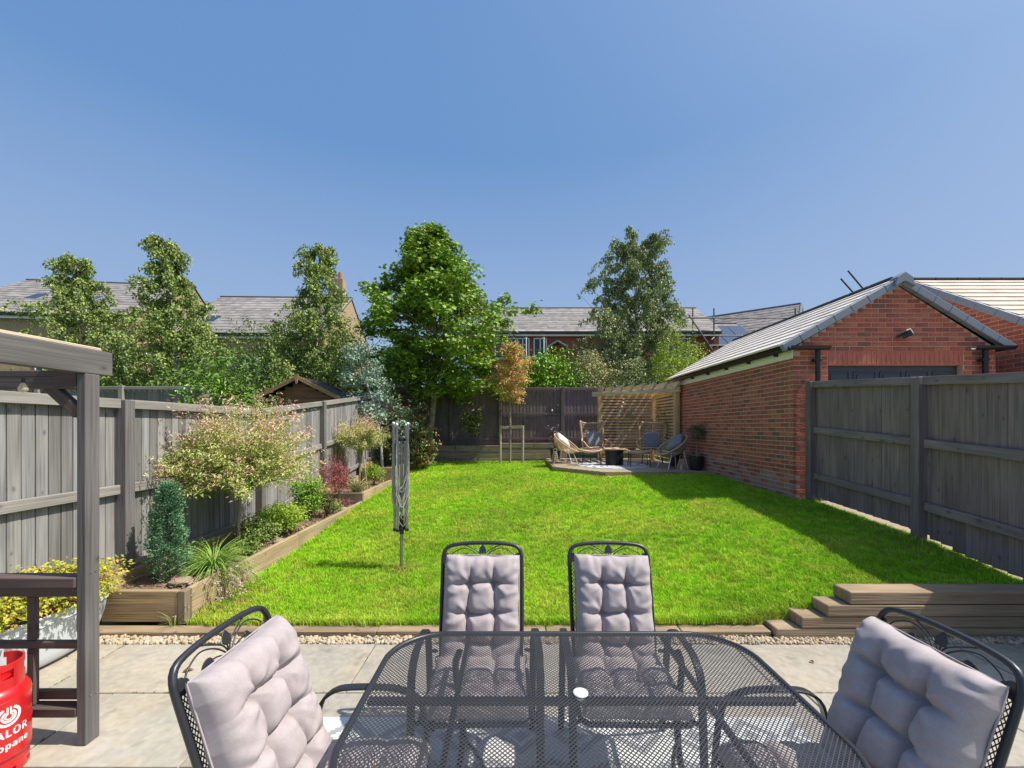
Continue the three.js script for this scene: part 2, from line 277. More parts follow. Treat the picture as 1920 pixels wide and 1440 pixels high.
function fbm2(x, z) { return 0.5 * n2(x * 0.9 + 40, z * 0.9 + 70, 1) + 0.3 * n2(x * 2.7 + 20, z * 2.7 + 90, 2) + 0.2 * n2(x * 8 + 20, z * 8 + 300, 3); }
function instanced(name, geo, mat, items, parent) {   // items: [matrix, [r, g, b]]
  const m = new THREE.InstancedMesh(geo, mat, items.length), c = new THREE.Color();
  items.forEach(([mt, col], i) => { m.setMatrixAt(i, mt); m.setColorAt(i, c.setRGB(...col)); });
  m.name = parent ? name : numbered(name); m.castShadow = m.receiveShadow = true; stuff(m); (parent ?? scene).add(m);
  return m;
}
function bladeGeo(n, spread, h, w) {
  const pos = [];
  for (let i = 0; i < n; i++) {
    const a = rr(0, 6.283), r = spread * Math.sqrt(rnd()), bx = Math.cos(a) * r, bz = Math.sin(a) * r, hh = h * rr(0.55, 1.15), t = rr(0, 6.283), lean = hh * rr(0.25, 1.15), fx = Math.cos(t), fz = Math.sin(t), sx = -fz * w / 2 * rr(0.7, 1.2), sz = fx * w / 2;
    const A = [bx - sx, -0.01, bz - sz], B = [bx + sx, -0.01, bz + sz], C = [bx + fx * lean * 0.35 - sx * 0.8, hh * 0.6, bz + fz * lean * 0.35 - sz * 0.8], D = [bx + fx * lean * 0.35 + sx * 0.8, hh * 0.6, bz + fz * lean * 0.35 + sz * 0.8], E = [bx + fx * lean, hh, bz + fz * lean];
    for (const q of [A, B, D, A, D, C, C, D, E]) pos.push(...q);
  }
  const g = new THREE.BufferGeometry(); g.setAttribute('position', new THREE.Float32BufferAttribute(pos, 3)); g.computeVertexNormals();
  return g;
}
const leafMat = (r, g, b, tr = 0.3, rough = 0.75) => P({ color: lin(r, g, b), roughness: rough, transmission: tr, thickness: 0, specularIntensity: 0.6, side: THREE.DoubleSide });
const grassMat = leafMat(1, 1, 1, 0.22, 0.85); grassMat.specularIntensity = 0.2;
{
  const geos = [bladeGeo(14, 0.045, 0.034, 0.0045), bladeGeo(14, 0.05, 0.04, 0.004)], lists = [[], []], mt = new THREE.Matrix4(), q = new THREE.Quaternion(), up = V(0, 1, 0);
  const put = (x, z, s) => {
    const n = fbm2(x, z), yel = sstep(0.52, 0.75, n2(x * 1.7 + 7, z * 1.7 + 400, 6)) * 0.55 + 0.5 * sstep(0.58, 0.8, n2(x * 6 + 7, z * 6 + 400, 8)), j = rr(0.62, 1.35);
    const bare = Math.exp(-((x + 1.27) ** 2 + (z + 4.9) ** 2) / 0.02) + 0.9 * Math.exp(-(((x + 2.62) / 0.25) ** 2 + ((z + 4.05) / 0.5) ** 2)) * n2(x * 9, z * 9 + 30, 3);
    let c = [lerp(0.30, 0.46, yel) * (0.74 + 0.52 * n) * j, lerp(0.545, 0.57, yel) * (0.74 + 0.52 * n) * j, lerp(0.022, 0.06, yel) * j];
    if (rnd() < 0.05 + 0.7 * bare) c = [0.42 * j, 0.31 * j, 0.10 * j];
    mt.compose(V(x, lawnY(x, z), z), q.setFromAxisAngle(up, rr(0, 6.28)), V(s, s * rr(0.75, 1.25), s));
    lists[rnd() < 0.5 ? 0 : 1].push([mt.clone(), c]);
  };
  for (let i = 0; i < 62000; i++) { const d = 3.655 + (13.4 - 3.655) * Math.pow(rnd(), 1.55), [a, b] = lawnX(d), x = rr(a + 0.02, b - 0.03), z = -d; if (x > 0.98 && d > 9.35 && x > deckLeft(d)) continue; put(x, z, lerp(0.85, 1.5, (d - 3.6) / 9)); }
  for (let i = 0; i < 900; i++) put(rr(-2.6, 2.1), -rr(3.64, 3.68), rr(0.8, 1.25));                       // longer fringe at the timber edge
  for (let i = 0; i < 500; i++) { const d = rr(3.7, 9.9); put(-2.76 + rr(0, 0.05), -d, rr(0.9, 1.6)); }     // along the raised bed
  for (let i = 0; i < 400; i++) { const d = rr(3.8, 6.5); put(4.5 + rr(-0.12, 0.05), -d, rr(1, 1.8)); }
  lists.forEach((l, i) => { const m = instanced('lawn_grass', geos[i], grassMat, l); tag(m, i ? 'short mown green grass blades standing among the longer ones' : 'mown bright green lawn grass between the fences', 'grass'); });
}
function deckLeft(d) { return d > 10.65 ? 1.05 : lerp(2.05, 1.05, clamp((d - 9.4) / 1.25, 0, 1)); }

// ---------------------------------------------------------------- patio of riven stone slabs
{
  const base = struct('patio', new THREE.BoxGeometry(11, 0.05, 4.9).translate(0, -0.041, -0.955), S({ color: lin(0.17, 0.15, 0.12), bumpMap: roughBump, bumpScale: 0.003, roughness: 1 }));
  const mats = [[0.505, 0.46, 0.385], [0.53, 0.483, 0.405], [0.49, 0.45, 0.38], [0.54, 0.487, 0.40], [0.51, 0.47, 0.395]].map(([r, g, b]) => S({ color: lin(r, g, b), map: stoneMap, bumpMap: stoneBump, bumpScale: 0.006, roughness: 0.88 }));
  const rows = [[3.40, 2.775, [-5.4, -4.6, -3.86, -3.07, -1.95, -1.085, -0.2, 0.7, 1.75, 2.67, 3.5, 4.4, 5.4]], [2.775, 2.17, [-5.4, -4.3, -3.4, -2.59, -1.7, -0.8, 0.1, 1.2, 1.9, 2.9, 3.8, 4.7, 5.4]], [2.17, 1.57, [-5.4, -4.7, -3.7, -2.9, -2.0, -1.3, -0.4, 0.5, 1.4, 2.3, 3.2, 4.1, 5.4]], [1.57, 0.97, [-5.4, -4, -3.1, -2.2, -1.3, -0.4, 0.5, 1.4, 2.3, 3.2, 4.1, 5.4]], [0.97, 0.1, [-5.4, -3, -1.8, -0.6, 0.6, 1.8, 3, 5.4]], [0.1, -1.4, [-5.4, -3, -1.8, -0.6, 0.6, 1.8, 3, 5.4]]];
  for (const [far, near, xs] of rows) for (let i = 0; i < xs.length - 1; i++) {
    const w = xs[i + 1] - xs[i] - 0.009, d = far - near - 0.009;
    const m = part('paving_slab', cbox(w, 0.022, d, { b: 0.003, g: 'x', off: [rr(0, 2), rr(0, 2)] }), pick(mats), base);
    m.position.set((xs[i] + xs[i + 1]) / 2, -0.0115 + rr(-0.0015, 0.0015), -(far + near) / 2); m.rotation.set(rr(-0.002, 0.002), 0, rr(-0.002, 0.002));
  }
}
{ // moss and small weeds in the paving joints
  const items = [], mt = new THREE.Matrix4(), q = new THREE.Quaternion(), g = bladeGeo(9, 0.012, 0.016, 0.004);
  const add = (x, z) => { const k = rr(0.6, 1.2); mt.compose(V(x + gauss() * 0.003, -0.008, z + gauss() * 0.003), q.setFromAxisAngle(V(0, 1, 0), rr(0, 6.28)), V(1, 1, 1).multiplyScalar(rr(0.3, 0.95))); items.push([mt.clone(), pick([[0.12, 0.13, 0.03], [0.16, 0.20, 0.04], [0.14, 0.10, 0.05]]).map((c) => c * k)]); };
  for (let x = -3.6; x < 4.5; x += 0.012) { if (n2(x * 2.2 + 40, 7, 3) > 0.55 && rnd() < 0.6) add(x, -2.775); if (n2(x * 3 + 90, 17, 3) > 0.5 && rnd() < 0.7) add(x, -3.395); }
  for (const [x, a, b] of [[-3.07, 2.775, 3.4], [-2.59, 2.17, 2.775], [-1.085, 2.775, 3.4], [2.67, 2.775, 3.4]]) for (let d = a; d < b; d += 0.012) if (n2(d * 4 + x * 9 + 60, 3, 5) > 0.52 && rnd() < 0.6) add(x, -d);
  tag(instanced('joint_moss', g, S({ color: lin(1, 1, 1), roughness: 1, side: THREE.DoubleSide }), items), 'sparse moss and weeds in the paving joints', 'moss');
}
// gravel margin
{
  struct('gravel_bed', new THREE.BoxGeometry(9.6, 0.03, 0.17).translate(0, -0.02, -3.46), S({ color: lin(0.30, 0.26, 0.19), bumpMap: roughBump, bumpScale: 0.006, roughness: 1 }));
  const ico = new THREE.IcosahedronGeometry(0.5, 1), p = ico.attributes.position; for (let i = 0; i < p.count; i++) { const k = 0.85 + 0.3 * n2(p.getX(i) * 3 + 30, p.getY(i) * 3 + p.getZ(i) * 5 + 60); p.setXYZ(i, p.getX(i) * k, p.getY(i) * k, p.getZ(i) * k); }
  ico.computeVertexNormals();
  const items = [], mt = new THREE.Matrix4(), q = new THREE.Quaternion(), e = new THREE.Euler();
  for (let i = 0; i < 4200; i++) { const s = rr(0.012, 0.032), c = rr(0.75, 1.1), w = rr(-0.03, 0.1); mt.compose(V(rr(-4.4, 4.6), rr(-0.004, 0.012), -rr(3.395, 3.5)), q.setFromEuler(e.set(rr(0, 6), rr(0, 6), rr(0, 6))), V(s * rr(0.9, 1.5), s * rr(0.6, 0.9), s)); items.push([mt.clone(), [0.47 * c, (0.41 - w * 0.6) * c, (0.31 - w) * c]]); }
  tag(instanced('gravel', ico, S({ color: lin(1, 1, 1), roughness: 0.9 }), items), 'cream pebbles filling the strip between paving and timber edging', 'gravel');
}
// timber edging of the lawn
{
  const t = thing('lawn_edging', 'low timber edging between the cream gravel and the lawn', 'edging');
  const xs = [-3.55, -2.3, -1.12, 0.28, 1.4, 2.14];
  for (let i = 0; i < xs.length - 1; i++) { const w = xs[i + 1] - xs[i] - 0.006, h = 0.12; const m = part('edging_timber', cbox(w, h, 0.125, { b: 0.006, off: ofs() }), pick(M.sleeperGrey), t); m.position.set((xs[i] + xs[i + 1]) / 2, 0.047 + rr(-0.006, 0.004) - h / 2, -3.572 + rr(-0.006, 0.006)); m.rotation.y = rr(-0.005, 0.005); }
}
// stepped sleeper wall on the right
{
  const t = thing('sleeper_wall', 'stepped wall of four stacked timber sleepers holding up the lawn', 'retaining wall');
  [[0.0, 0.088, 2.155], [0.088, 0.094, 2.36], [0.182, 0.098, 2.565], [0.28, 0.106, 2.752]].forEach(([y, h, x0], i) => {
    const m = part('sleeper', cbox(4.95 - x0, h - 0.005, 0.19, { b: 0.007, off: ofs() }), M.sleeperGrey[i], t); m.position.set((4.95 + x0) / 2, y + h / 2, -3.565 + rr(-0.004, 0.004));
  });
}
// raised bed on the left
{
  const t = thing('raised_bed', 'long timber raised bed stepping up beside the weathered grey fence', 'raised bed');
  const piece = (name, x0, x1, y0, y1, d0, d1, g, mats = M.sleeper) => { const m = part(name, cbox(x1 - x0, y1 - y0, d1 - d0, { b: 0.005, g, off: ofs() }), pick(mats), t); m.position.set((x0 + x1) / 2, (y0 + y1) / 2, -(d0 + d1) / 2); return m; };
  piece('front_board', -3.53, -2.875, 0.05, 0.318, 3.665, 3.71, 'x'); piece('corner_post', -2.872, -2.805, 0.03, 0.318, 3.66, 3.73, 'y', M.sleeperDark);
  for (const [a, b] of [[3.735, 5.6], [5.605, 8.0]]) piece('side_board', -2.855, -2.80, a > 5 ? 0.05 : -0.02, 0.322 + (a > 5 ? 0.006 : 0), a, b, 'z');
  piece('side_board', -2.857, -2.80, 0.2, 0.49, 8.06, 9.95, 'z'); piece('front_board', -3.55, -2.80, 0.30, 0.485, 8.003, 8.056, 'x', M.sleeperDark);
  piece('front_board', -3.5, -2.80, 0.42, 0.77, 9.955, 10.01, 'x', M.sleeperGrey); piece('side_board', -2.857, -2.80, 0.40, 0.768, 10.013, 12.4, 'z');
  for (const [a, b, y] of [[3.71, 5.9, 0.40], [5.905, 8.0, 0.44], [8.005, 10, 0.6], [10.005, 12.4, 0.85]]) piece('back_board', -3.59, -3.54, 0.1, y, a, b, 'z');
  piece('end_board', -3.56, -3.51, 0.05, 0.317, 3.715, 4.4, 'z', M.sleeperGrey).rotation.y = 0;
  for (const [d0, d1, y] of [[3.72, 8.0, 0.275], [8.06, 9.95, 0.44], [10.02, 12.38, 0.70]]) {
    const g = new THREE.PlaneGeometry(0.66, d1 - d0, 14, Math.round((d1 - d0) * 14)).rotateX(-Math.PI / 2).translate(-3.185, y, -(d0 + d1) / 2), p = g.attributes.position, u = g.attributes.uv;
    for (let i = 0; i < p.count; i++) { u.setXY(i, p.getX(i), p.getZ(i)); p.setY(i, y + 0.035 * (n2(p.getX(i) * 5 + 50, p.getZ(i) * 5 + 90) - 0.5) + 0.02 * (n2(p.getX(i) * 16 + 50, p.getZ(i) * 16 + 300) - 0.5)); }
    g.computeVertexNormals(); part('soil', g, M.soil, t);
  }
  const chips = [], mt = new THREE.Matrix4(), q = new THREE.Quaternion(), e = new THREE.Euler();
  for (let i = 0; i < 2600; i++) { const d = rr(3.75, 10), y = d < 8 ? 0.28 : 0.445; mt.compose(V(rr(-3.5, -2.87), y + rr(-0.005, 0.012), -d), q.setFromEuler(e.set(rr(-0.6, 0.6), rr(0, 6), rr(-0.6, 0.6))), V(rr(0.012, 0.05), 0.006, rr(0.008, 0.02))); const k = rr(0.5, 1.4); chips.push([mt.clone(), [0.25 * k, 0.17 * k, 0.11 * k]]); }
  instanced('bark_mulch', new THREE.BoxGeometry(1, 1, 1), S({ color: lin(1, 1, 1), roughness: 1 }), chips, t);
  const rock = new THREE.IcosahedronGeometry(0.06, 2), p = rock.attributes.position; for (let i = 0; i < p.count; i++) { const k = 0.8 + 0.5 * n2(p.getX(i) * 18 + 30, p.getY(i) * 18 + p.getZ(i) * 20 + 60); p.setXYZ(i, p.getX(i) * k * 1.6, p.getY(i) * k * 0.7, p.getZ(i) * k * 1.2); } rock.computeVertexNormals();
  for (const [x, z] of [[-2.95, -5.35], [-3.05, -3.95], [-2.93, -7.4]]) { const s = tag(part(numbered('border_stone'), rock, S({ color: lin(0.42, 0.34, 0.24), map: stoneMap, roughness: 1 }), scene), x === -2.95 ? 'pale flat stone in the bed beside the low green shrub' : x === -3.05 ? 'pale flat stone near the front board of the raised bed' : 'small pale stone by the step of the raised bed', 'stone'); s.position.set(x, 0.30, z); s.rotation.y = x * 7; }
}

// ---------------------------------------------------------------- fences
// a close-boarded run along z: boards on the far side of the rails, posts proud of them; side = the way the rails face (+1: towards +x)
function runZ(t, { x, side, posts, top, bottom, pitch, bw, mats, rail, post, railsAt, pw = 0.1, railH = 0.085, strip }) {
  const d0 = posts[0], d1 = posts[posts.length - 1];
  for (let d = d0; d < d1; d += pitch) {
    const c = d + pitch / 2, y1 = top(c) - 0.012 + rr(-0.004, 0.004), y0 = bottom(c), h = y1 - y0;
    const m = part('board', cbox(0.014, Math.round(h * 20) / 20, bw, { b: 0.003, g: 'y', off: ofs() }), pick(mats), t);
    m.position.set(x - side * (0.016 + rr(0, 0.004)), y1 - h / 2, -c); m.rotation.y = strip ? rr(-0.03, 0.03) : side * 0.035;
    if (strip) part('cover_strip', cbox(0.012, Math.round(h * 20) / 20, 0.04, { b: 0.002, g: 'y' }), post, t).position.set(x - side * 0.036, y1 - h / 2 - 0.004, -d);
  }
  for (let i = 0; i < posts.length - 1; i++) for (const k of railsAt) {
    const a = posts[i] + pw / 2 + 0.004, b = posts[i + 1] - pw / 2 - 0.004, at = (d) => lerp(bottom(d), top(d), k) - (k > 0.99 ? railH / 2 - 0.01 : 0);
    part('rail', bar(V(x + side * 0.022, at(a), -a), V(x + side * 0.022, at(b), -b), k > 0.99 ? 0.05 : 0.036, railH), rail, t);
  }
  for (const d of posts) { const y1 = top(d) + 0.005, y0 = bottom(d) - 0.25, m = part('post', cbox(pw, y1 - y0, pw, { b: 0.006, g: 'y', off: ofs() }), post, t); m.position.set(x + side * 0.035, (y0 + y1) / 2, -d); }
}
{
  const t = thing('boarded_fence', 'weathered light grey close-boarded fence running behind the raised bed', 'fence');
  const top = (d) => 1.975 + (d > 6.14 ? 0.115 * (d - 6.14) : 0), bot = (d) => 0.12 + (d > 6.14 ? 0.1 * (d - 6.14) : 0);
  runZ(t, { x: -3.65, side: 1, posts: [-0.2, 1.88, 3.99, 6.14, 8.16, 10.2, 12.2, 13.8], top, bottom: bot, pitch: 0.094, bw: 0.087, mats: M.greyFence, rail: M.greyRail, post: M.greyPost, railsAt: [0.16, 0.555, 1], strip: true });
}
{
  const t = thing('boarded_fence', 'dark grey close-boarded fence joining the corner of the brick garage', 'fence');
  const xAt = 4.66, top = (d) => 2.30 + 0.075 * (d - 5), bot = (d) => lawnY(4.6, -d) + lerp(0.025, 0.07, sstep(4.2, 5.2, d));
  runZ(t, { x: xAt, side: -1, posts: [0.65, 2.75, 4.85, 6.6], top, bottom: bot, pitch: 0.125, bw: 0.134, mats: M.darkFence, rail: M.darkRail, post: M.darkPost, railsAt: [0.19, 0.585, 1], pw: 0.105, railH: 0.095 });
}
function runX(t, { z, posts, top, bottom, pitch, bw, mats, rail, post, railsAt, pw = 0.1 }) {
  for (let x = posts[0]; x < posts[posts.length - 1]; x += pitch) { const h = top - bottom, m = part('board', cbox(bw, Math.round((h + rr(-0.01, 0.01)) * 50) / 50, 0.014, { b: 0.003, g: 'y', off: ofs() }), pick(mats), t); m.position.set(x + pitch / 2, (top + bottom) / 2, z - 0.02); m.rotation.y = 0.06; }
  for (let i = 0; i < posts.length - 1; i++) for (const k of railsAt) part('rail', bar(V(posts[i] + pw / 2, lerp(bottom, top, k), z + 0.016), V(posts[i + 1] - pw / 2, lerp(bottom, top, k), z + 0.016), 0.036, 0.075), rail, t);
  for (const x of posts) { const m = part('post', cbox(pw, top - bottom + 0.3, pw, { b: 0.006, g: 'y', off: ofs() }), post, t); m.position.set(x, (top + bottom - 0.3) / 2 + 0.01, z + 0.03); }
}
runX(thing('boarded_fence', 'dark brown-black fence across the end of the lawn behind the tree', 'fence'), { z: -13.85, posts: [-3.7, -1.97, -0.38, 1.64, 3.4, 5.2], top: 3.01, bottom: 1.04, pitch: 0.11, bw: 0.118, mats: M.backFence, rail: M.backPost, post: M.backPost, railsAt: [0.15, 0.56, 0.97] });
runX(thing('boarded_fence', 'old brown fence in the neighbouring garden beyond the grey fence', 'fence'), { z: -10.2, posts: [-13.4, -11.3, -9.3, -7.3], top: 2.70, bottom: 0.4, pitch: 0.13, bw: 0.138, mats: M.oldFence, rail: M.oldRail, post: M.oldRail, railsAt: [0.2, 0.55, 0.98] });
// back wall of sleepers
{
  const t = thing('sleeper_wall', 'dark stacked sleeper wall below the fence at the end of the lawn', 'retaining wall');
  const row = (x0, x1, y, h, n) => { for (let i = 0; i < n; i++) { const w = (x1 - x0) / n, m = part('sleeper', cbox(w - 0.008, h - 0.006, 0.12, { b: 0.006, off: ofs() }), pick(M.sleeperDark), t); m.position.set(x0 + w * (i + 0.5), y + h / 2, -13.6 + rr(-0.006, 0.006)); } };
  [[0.5, 0.22, 2], [0.72, 0.21, 1], [0.93, 0.2, 2]].forEach(([y, h, n]) => row(-3.2, -0.40, y, h, n)); [[0.5, 0.2, 1], [0.7, 0.18, 2], [0.88, 0.17, 1], [1.05, 0.16, 2]].forEach(([y, h, n]) => row(-0.39, 1.75, y, h, n));
  const soil = part('soil', new THREE.BoxGeometry(5.3, 0.5, 0.2).translate(-0.9, 0.86, -13.755), M.soil, t); soil.name = 'soil';
}

// ---------------------------------------------------------------- garden table, rug, chairs, cushions
{
  const rugMap = tex(1024, 768, (u, v) => {   // woven print: rows of stepped diamonds and zigzags, grey on off-white
    const X = u * 18, Y = v * 12, band = Math.floor(Y / 2) % 3, q = (a, n) => Math.floor(a * n) / n, fx = Math.abs((q(X, 8) % 2) - 1), fy = Math.abs((q(Y, 8) % 2) - 1);
    let on = band === 0 ? Math.abs(fx + fy - 0.75) < 0.16 || fx + fy < 0.3 : band === 1 ? Math.abs(fy - 0.25 - fx * 0.5) < 0.14 : (Math.abs(fx - 0.5) < 0.14 && fy < 0.8) || fy > 0.9;
    const weave = 0.92 + 0.08 * ((Math.floor(u * 512) + Math.floor(v * 384)) % 2), n = 0.9 + 0.2 * fbm(u, v, 40, 40, 3, 131), c = (on ? 0.30 : 0.60) * weave * n;
    return [c, c * 1.005, c * (on ? 1.04 : 0.98)];
  }, true, 2.9, 1.75);
  const t = part(numbered('outdoor_rug'), cbox(2.9, 0.006, 1.75, { b: 0.002 }), S({ color: lin(1, 1, 1), map: rugMap, bumpMap: clothBump, bumpScale: 0.001, roughness: 1 }), scene);
  tag(t, 'off-white patterned outdoor rug lying under the mesh table', 'rug'); t.position.set(0.2, 0.0035, -1.66);
}
{
  const t = thing('garden_table', 'black steel mesh dining table with rounded corners', 'table', [0.26, 0, -1.6]);
  const w = 1.62, d = 0.97, r = 0.24, out = roundRect(w, d, r, 10);
  const rimPts = out.map(([x, z]) => V(x, 0.718, z));
  part('rim', tube(rimPts, 0.0125, 160, 8, true, 0.2), M.frame, t);
  const inner = roundRect(w - 0.016, d - 0.016, r - 0.008, 10);
  stuff(part('mesh_top', strandMesh(inner, 0.0165, 0.0175, 0.0032, 0.0014).rotateX(-Math.PI / 2).translate(0, 0.7235, 0), M.strand, t));
  part('cross_bar', bar(V(-w / 2 + 0.01, 0.7, 0), V(w / 2 - 0.01, 0.7, 0), 0.03, 0.022), M.frame, t);
  for (const s of [-1, 1]) part('cross_bar', bar(V(s * 0.47, 0.703, -d / 2 + 0.01), V(s * 0.47, 0.703, d / 2 - 0.01), 0.022, 0.016), M.frame, t);
  for (const sx of [-1, 1]) for (const sz of [-1, 1]) part('leg', tube([V(sx * 0.50, 0.7, sz * 0.36), V(sx * 0.52, 0.62, sz * 0.36), V(sx * 0.48, 0.42, sz * 0.31), V(sx * 0.50, 0.2, sz * 0.31), V(sx * 0.60, 0.012, sz * 0.38)], 0.0155, 30, 8), M.frame, t);
  for (const sx of [-1, 1]) part('stretcher', tube([V(sx * 0.485, 0.36, -0.31), V(sx * 0.36, 0.4, 0), V(sx * 0.485, 0.36, 0.31)], 0.009, 24, 6), M.frame, t);
  const c = part(numbered('parasol_hole_cap'), new THREE.LatheGeometry([[0, 0.008], [0.02, 0.008], [0.027, 0.006], [0.0285, 0.002], [0.0285, 0], [0.02, -0.001], [0.02, -0.02], [0, -0.02]].map(([x, y]) => new THREE.Vector2(x, y)).reverse(), 28), M.white, scene);
  tag(c, 'small round white plug in the middle of the mesh table', 'plug'); c.position.set(0.258, 0.7265, -1.605);
}
// cushion pads: a quilted, buttoned pillow as a height field over w x h, front towards +z
function padGeo(w, h, thick, nc, nr, seed) {
  const nx = 110, ny = Math.round(110 * h / w), pos = [], idx = [], uv = [], F = [], ph = (i) => hash(i, seed, 9) * 6.28;
  const surf = (x, y, s) => {
    const X = x * 2 / w, Y = y * 2 / h, e = Math.pow(Math.max(0, (1 - Math.pow(Math.abs(X), 7)) * (1 - Math.pow(Math.abs(Y), 7))), 0.36);
    if (s < 0) return -thick * 0.24 * e;
    const gx = (x / w + 0.5) * nc, gy = (y / h + 0.5) * nr, edgeY = Math.min(gy, nr - gy), edgeX = Math.min(gx, nc - gx);
    let crease = 0, pit = 0, wr = 0, fine = 0;
    for (let i = 1; i < nc; i++) { const dx = gx - i + 0.05 * Math.sin(gy * 2.1 + i * 3 + seed), k = Math.exp(-Math.pow(Math.abs(dx) / 0.13, 1.3)) * lerp(0.16, 1, sstep(0.15, 1.0, edgeY)); crease = Math.max(crease, k); fine = Math.max(fine, Math.exp(-Math.abs(dx) / 0.03) * sstep(0.3, 1.0, edgeY)); }
    for (let j = 1; j < nr; j++) { const dy = gy - j + 0.05 * Math.sin(gx * 2.3 + j * 2 + seed), k = Math.exp(-Math.pow(Math.abs(dy) / 0.12, 1.3)) * lerp(0.24, 1, sstep(0.15, 1.0, edgeX)); crease = Math.max(crease, k); fine = Math.max(fine, Math.exp(-Math.abs(dy) / 0.03) * sstep(0.2, 1.0, edgeX)); }
    for (let i = 1; i < nc; i++) for (let j = 1; j < nr; j++) {
      const dx = gx - i, dy = gy - j, d = Math.hypot(dx, dy), a = Math.atan2(dy, dx); pit = Math.max(pit, Math.exp(-((d / 0.17) ** 2)));
      wr += Math.exp(-(((d - 0.42) / 0.30) ** 2)) * (Math.sin(a * 5 + ph(i * 7 + j)) * 0.5 + Math.sin(a * 9 + ph(i * 5 + j * 3)) * 0.35) * (edgeX < 0.9 || edgeY < 0.9 ? 1 : 0.35);
    }
    const gq = (s, q, k) => 0.0050 * Math.exp(-((q / 0.45) ** 2)) * Math.sin(s * k + 5 * n2(s * 2 + 20 + seed, q * 2 + 30, 2)) * (0.3 + 0.9 * n2(s * 3 + 60 + seed * 3, q + 10, 6)), gather = gq(gx * 1.0, edgeY, 13) + gq(gy * 1.0, edgeX, 14);
    const n = n2(gx * 1.6 + seed * 13 + 30, gy * 1.6 + 40, 5) - 0.5, n3 = n2(gx * 5 + seed * 7 + 30, gy * 5 + 80, 7) - 0.5;
    return thick * e * Math.max(0.1, 0.86 - 0.31 * crease - 0.07 * fine - 0.28 * pit) + e * (0.0052 * wr + gather + 0.010 * n + 0.003 * n3);
  };
  for (const s of [1, -1]) for (let j = 0; j <= ny; j++) for (let i = 0; i <= nx; i++) {
    const k = (t) => Math.sin((t - 0.5) * Math.PI) * 0.5 * 0.35 + (t - 0.5) * 0.65, a = k(i / nx), b = k(j / ny), x = a * w, y = b * h;
    const pinch = 1 - 0.02 * Math.abs(Math.sin((x / w + 0.5) * nc * Math.PI + 1.57)) * Math.pow(Math.abs(y * 2 / h), 4), pinch2 = 1 - 0.025 * Math.abs(Math.sin((y / h + 0.5) * nr * Math.PI + 1.57)) * Math.pow(Math.abs(x * 2 / w), 4), ear = 1 + 0.03 * Math.pow(Math.abs(4 * x * y / (w * h)), 3);
    pos.push(x * pinch2 * ear, y * pinch * ear, surf(x, y, s)); uv.push(x, y);
  }
  const N = (nx + 1) * (ny + 1);
  for (let j = 0; j < ny; j++) for (let i = 0; i < nx; i++) { const a = j * (nx + 1) + i, b = a + 1, c = a + nx + 1, d = c + 1; idx.push(a, b, d, a, d, c, N + a, N + d, N + b, N + a, N + c, N + d); }
  const g = new THREE.BufferGeometry(); g.setAttribute('position', new THREE.Float32BufferAttribute(pos, 3)); g.setAttribute('uv', new THREE.Float32BufferAttribute(uv, 2)); g.setIndex(idx); g.computeVertexNormals();
  return g;
}
const backTilt = Math.atan2(0.20, 0.62);
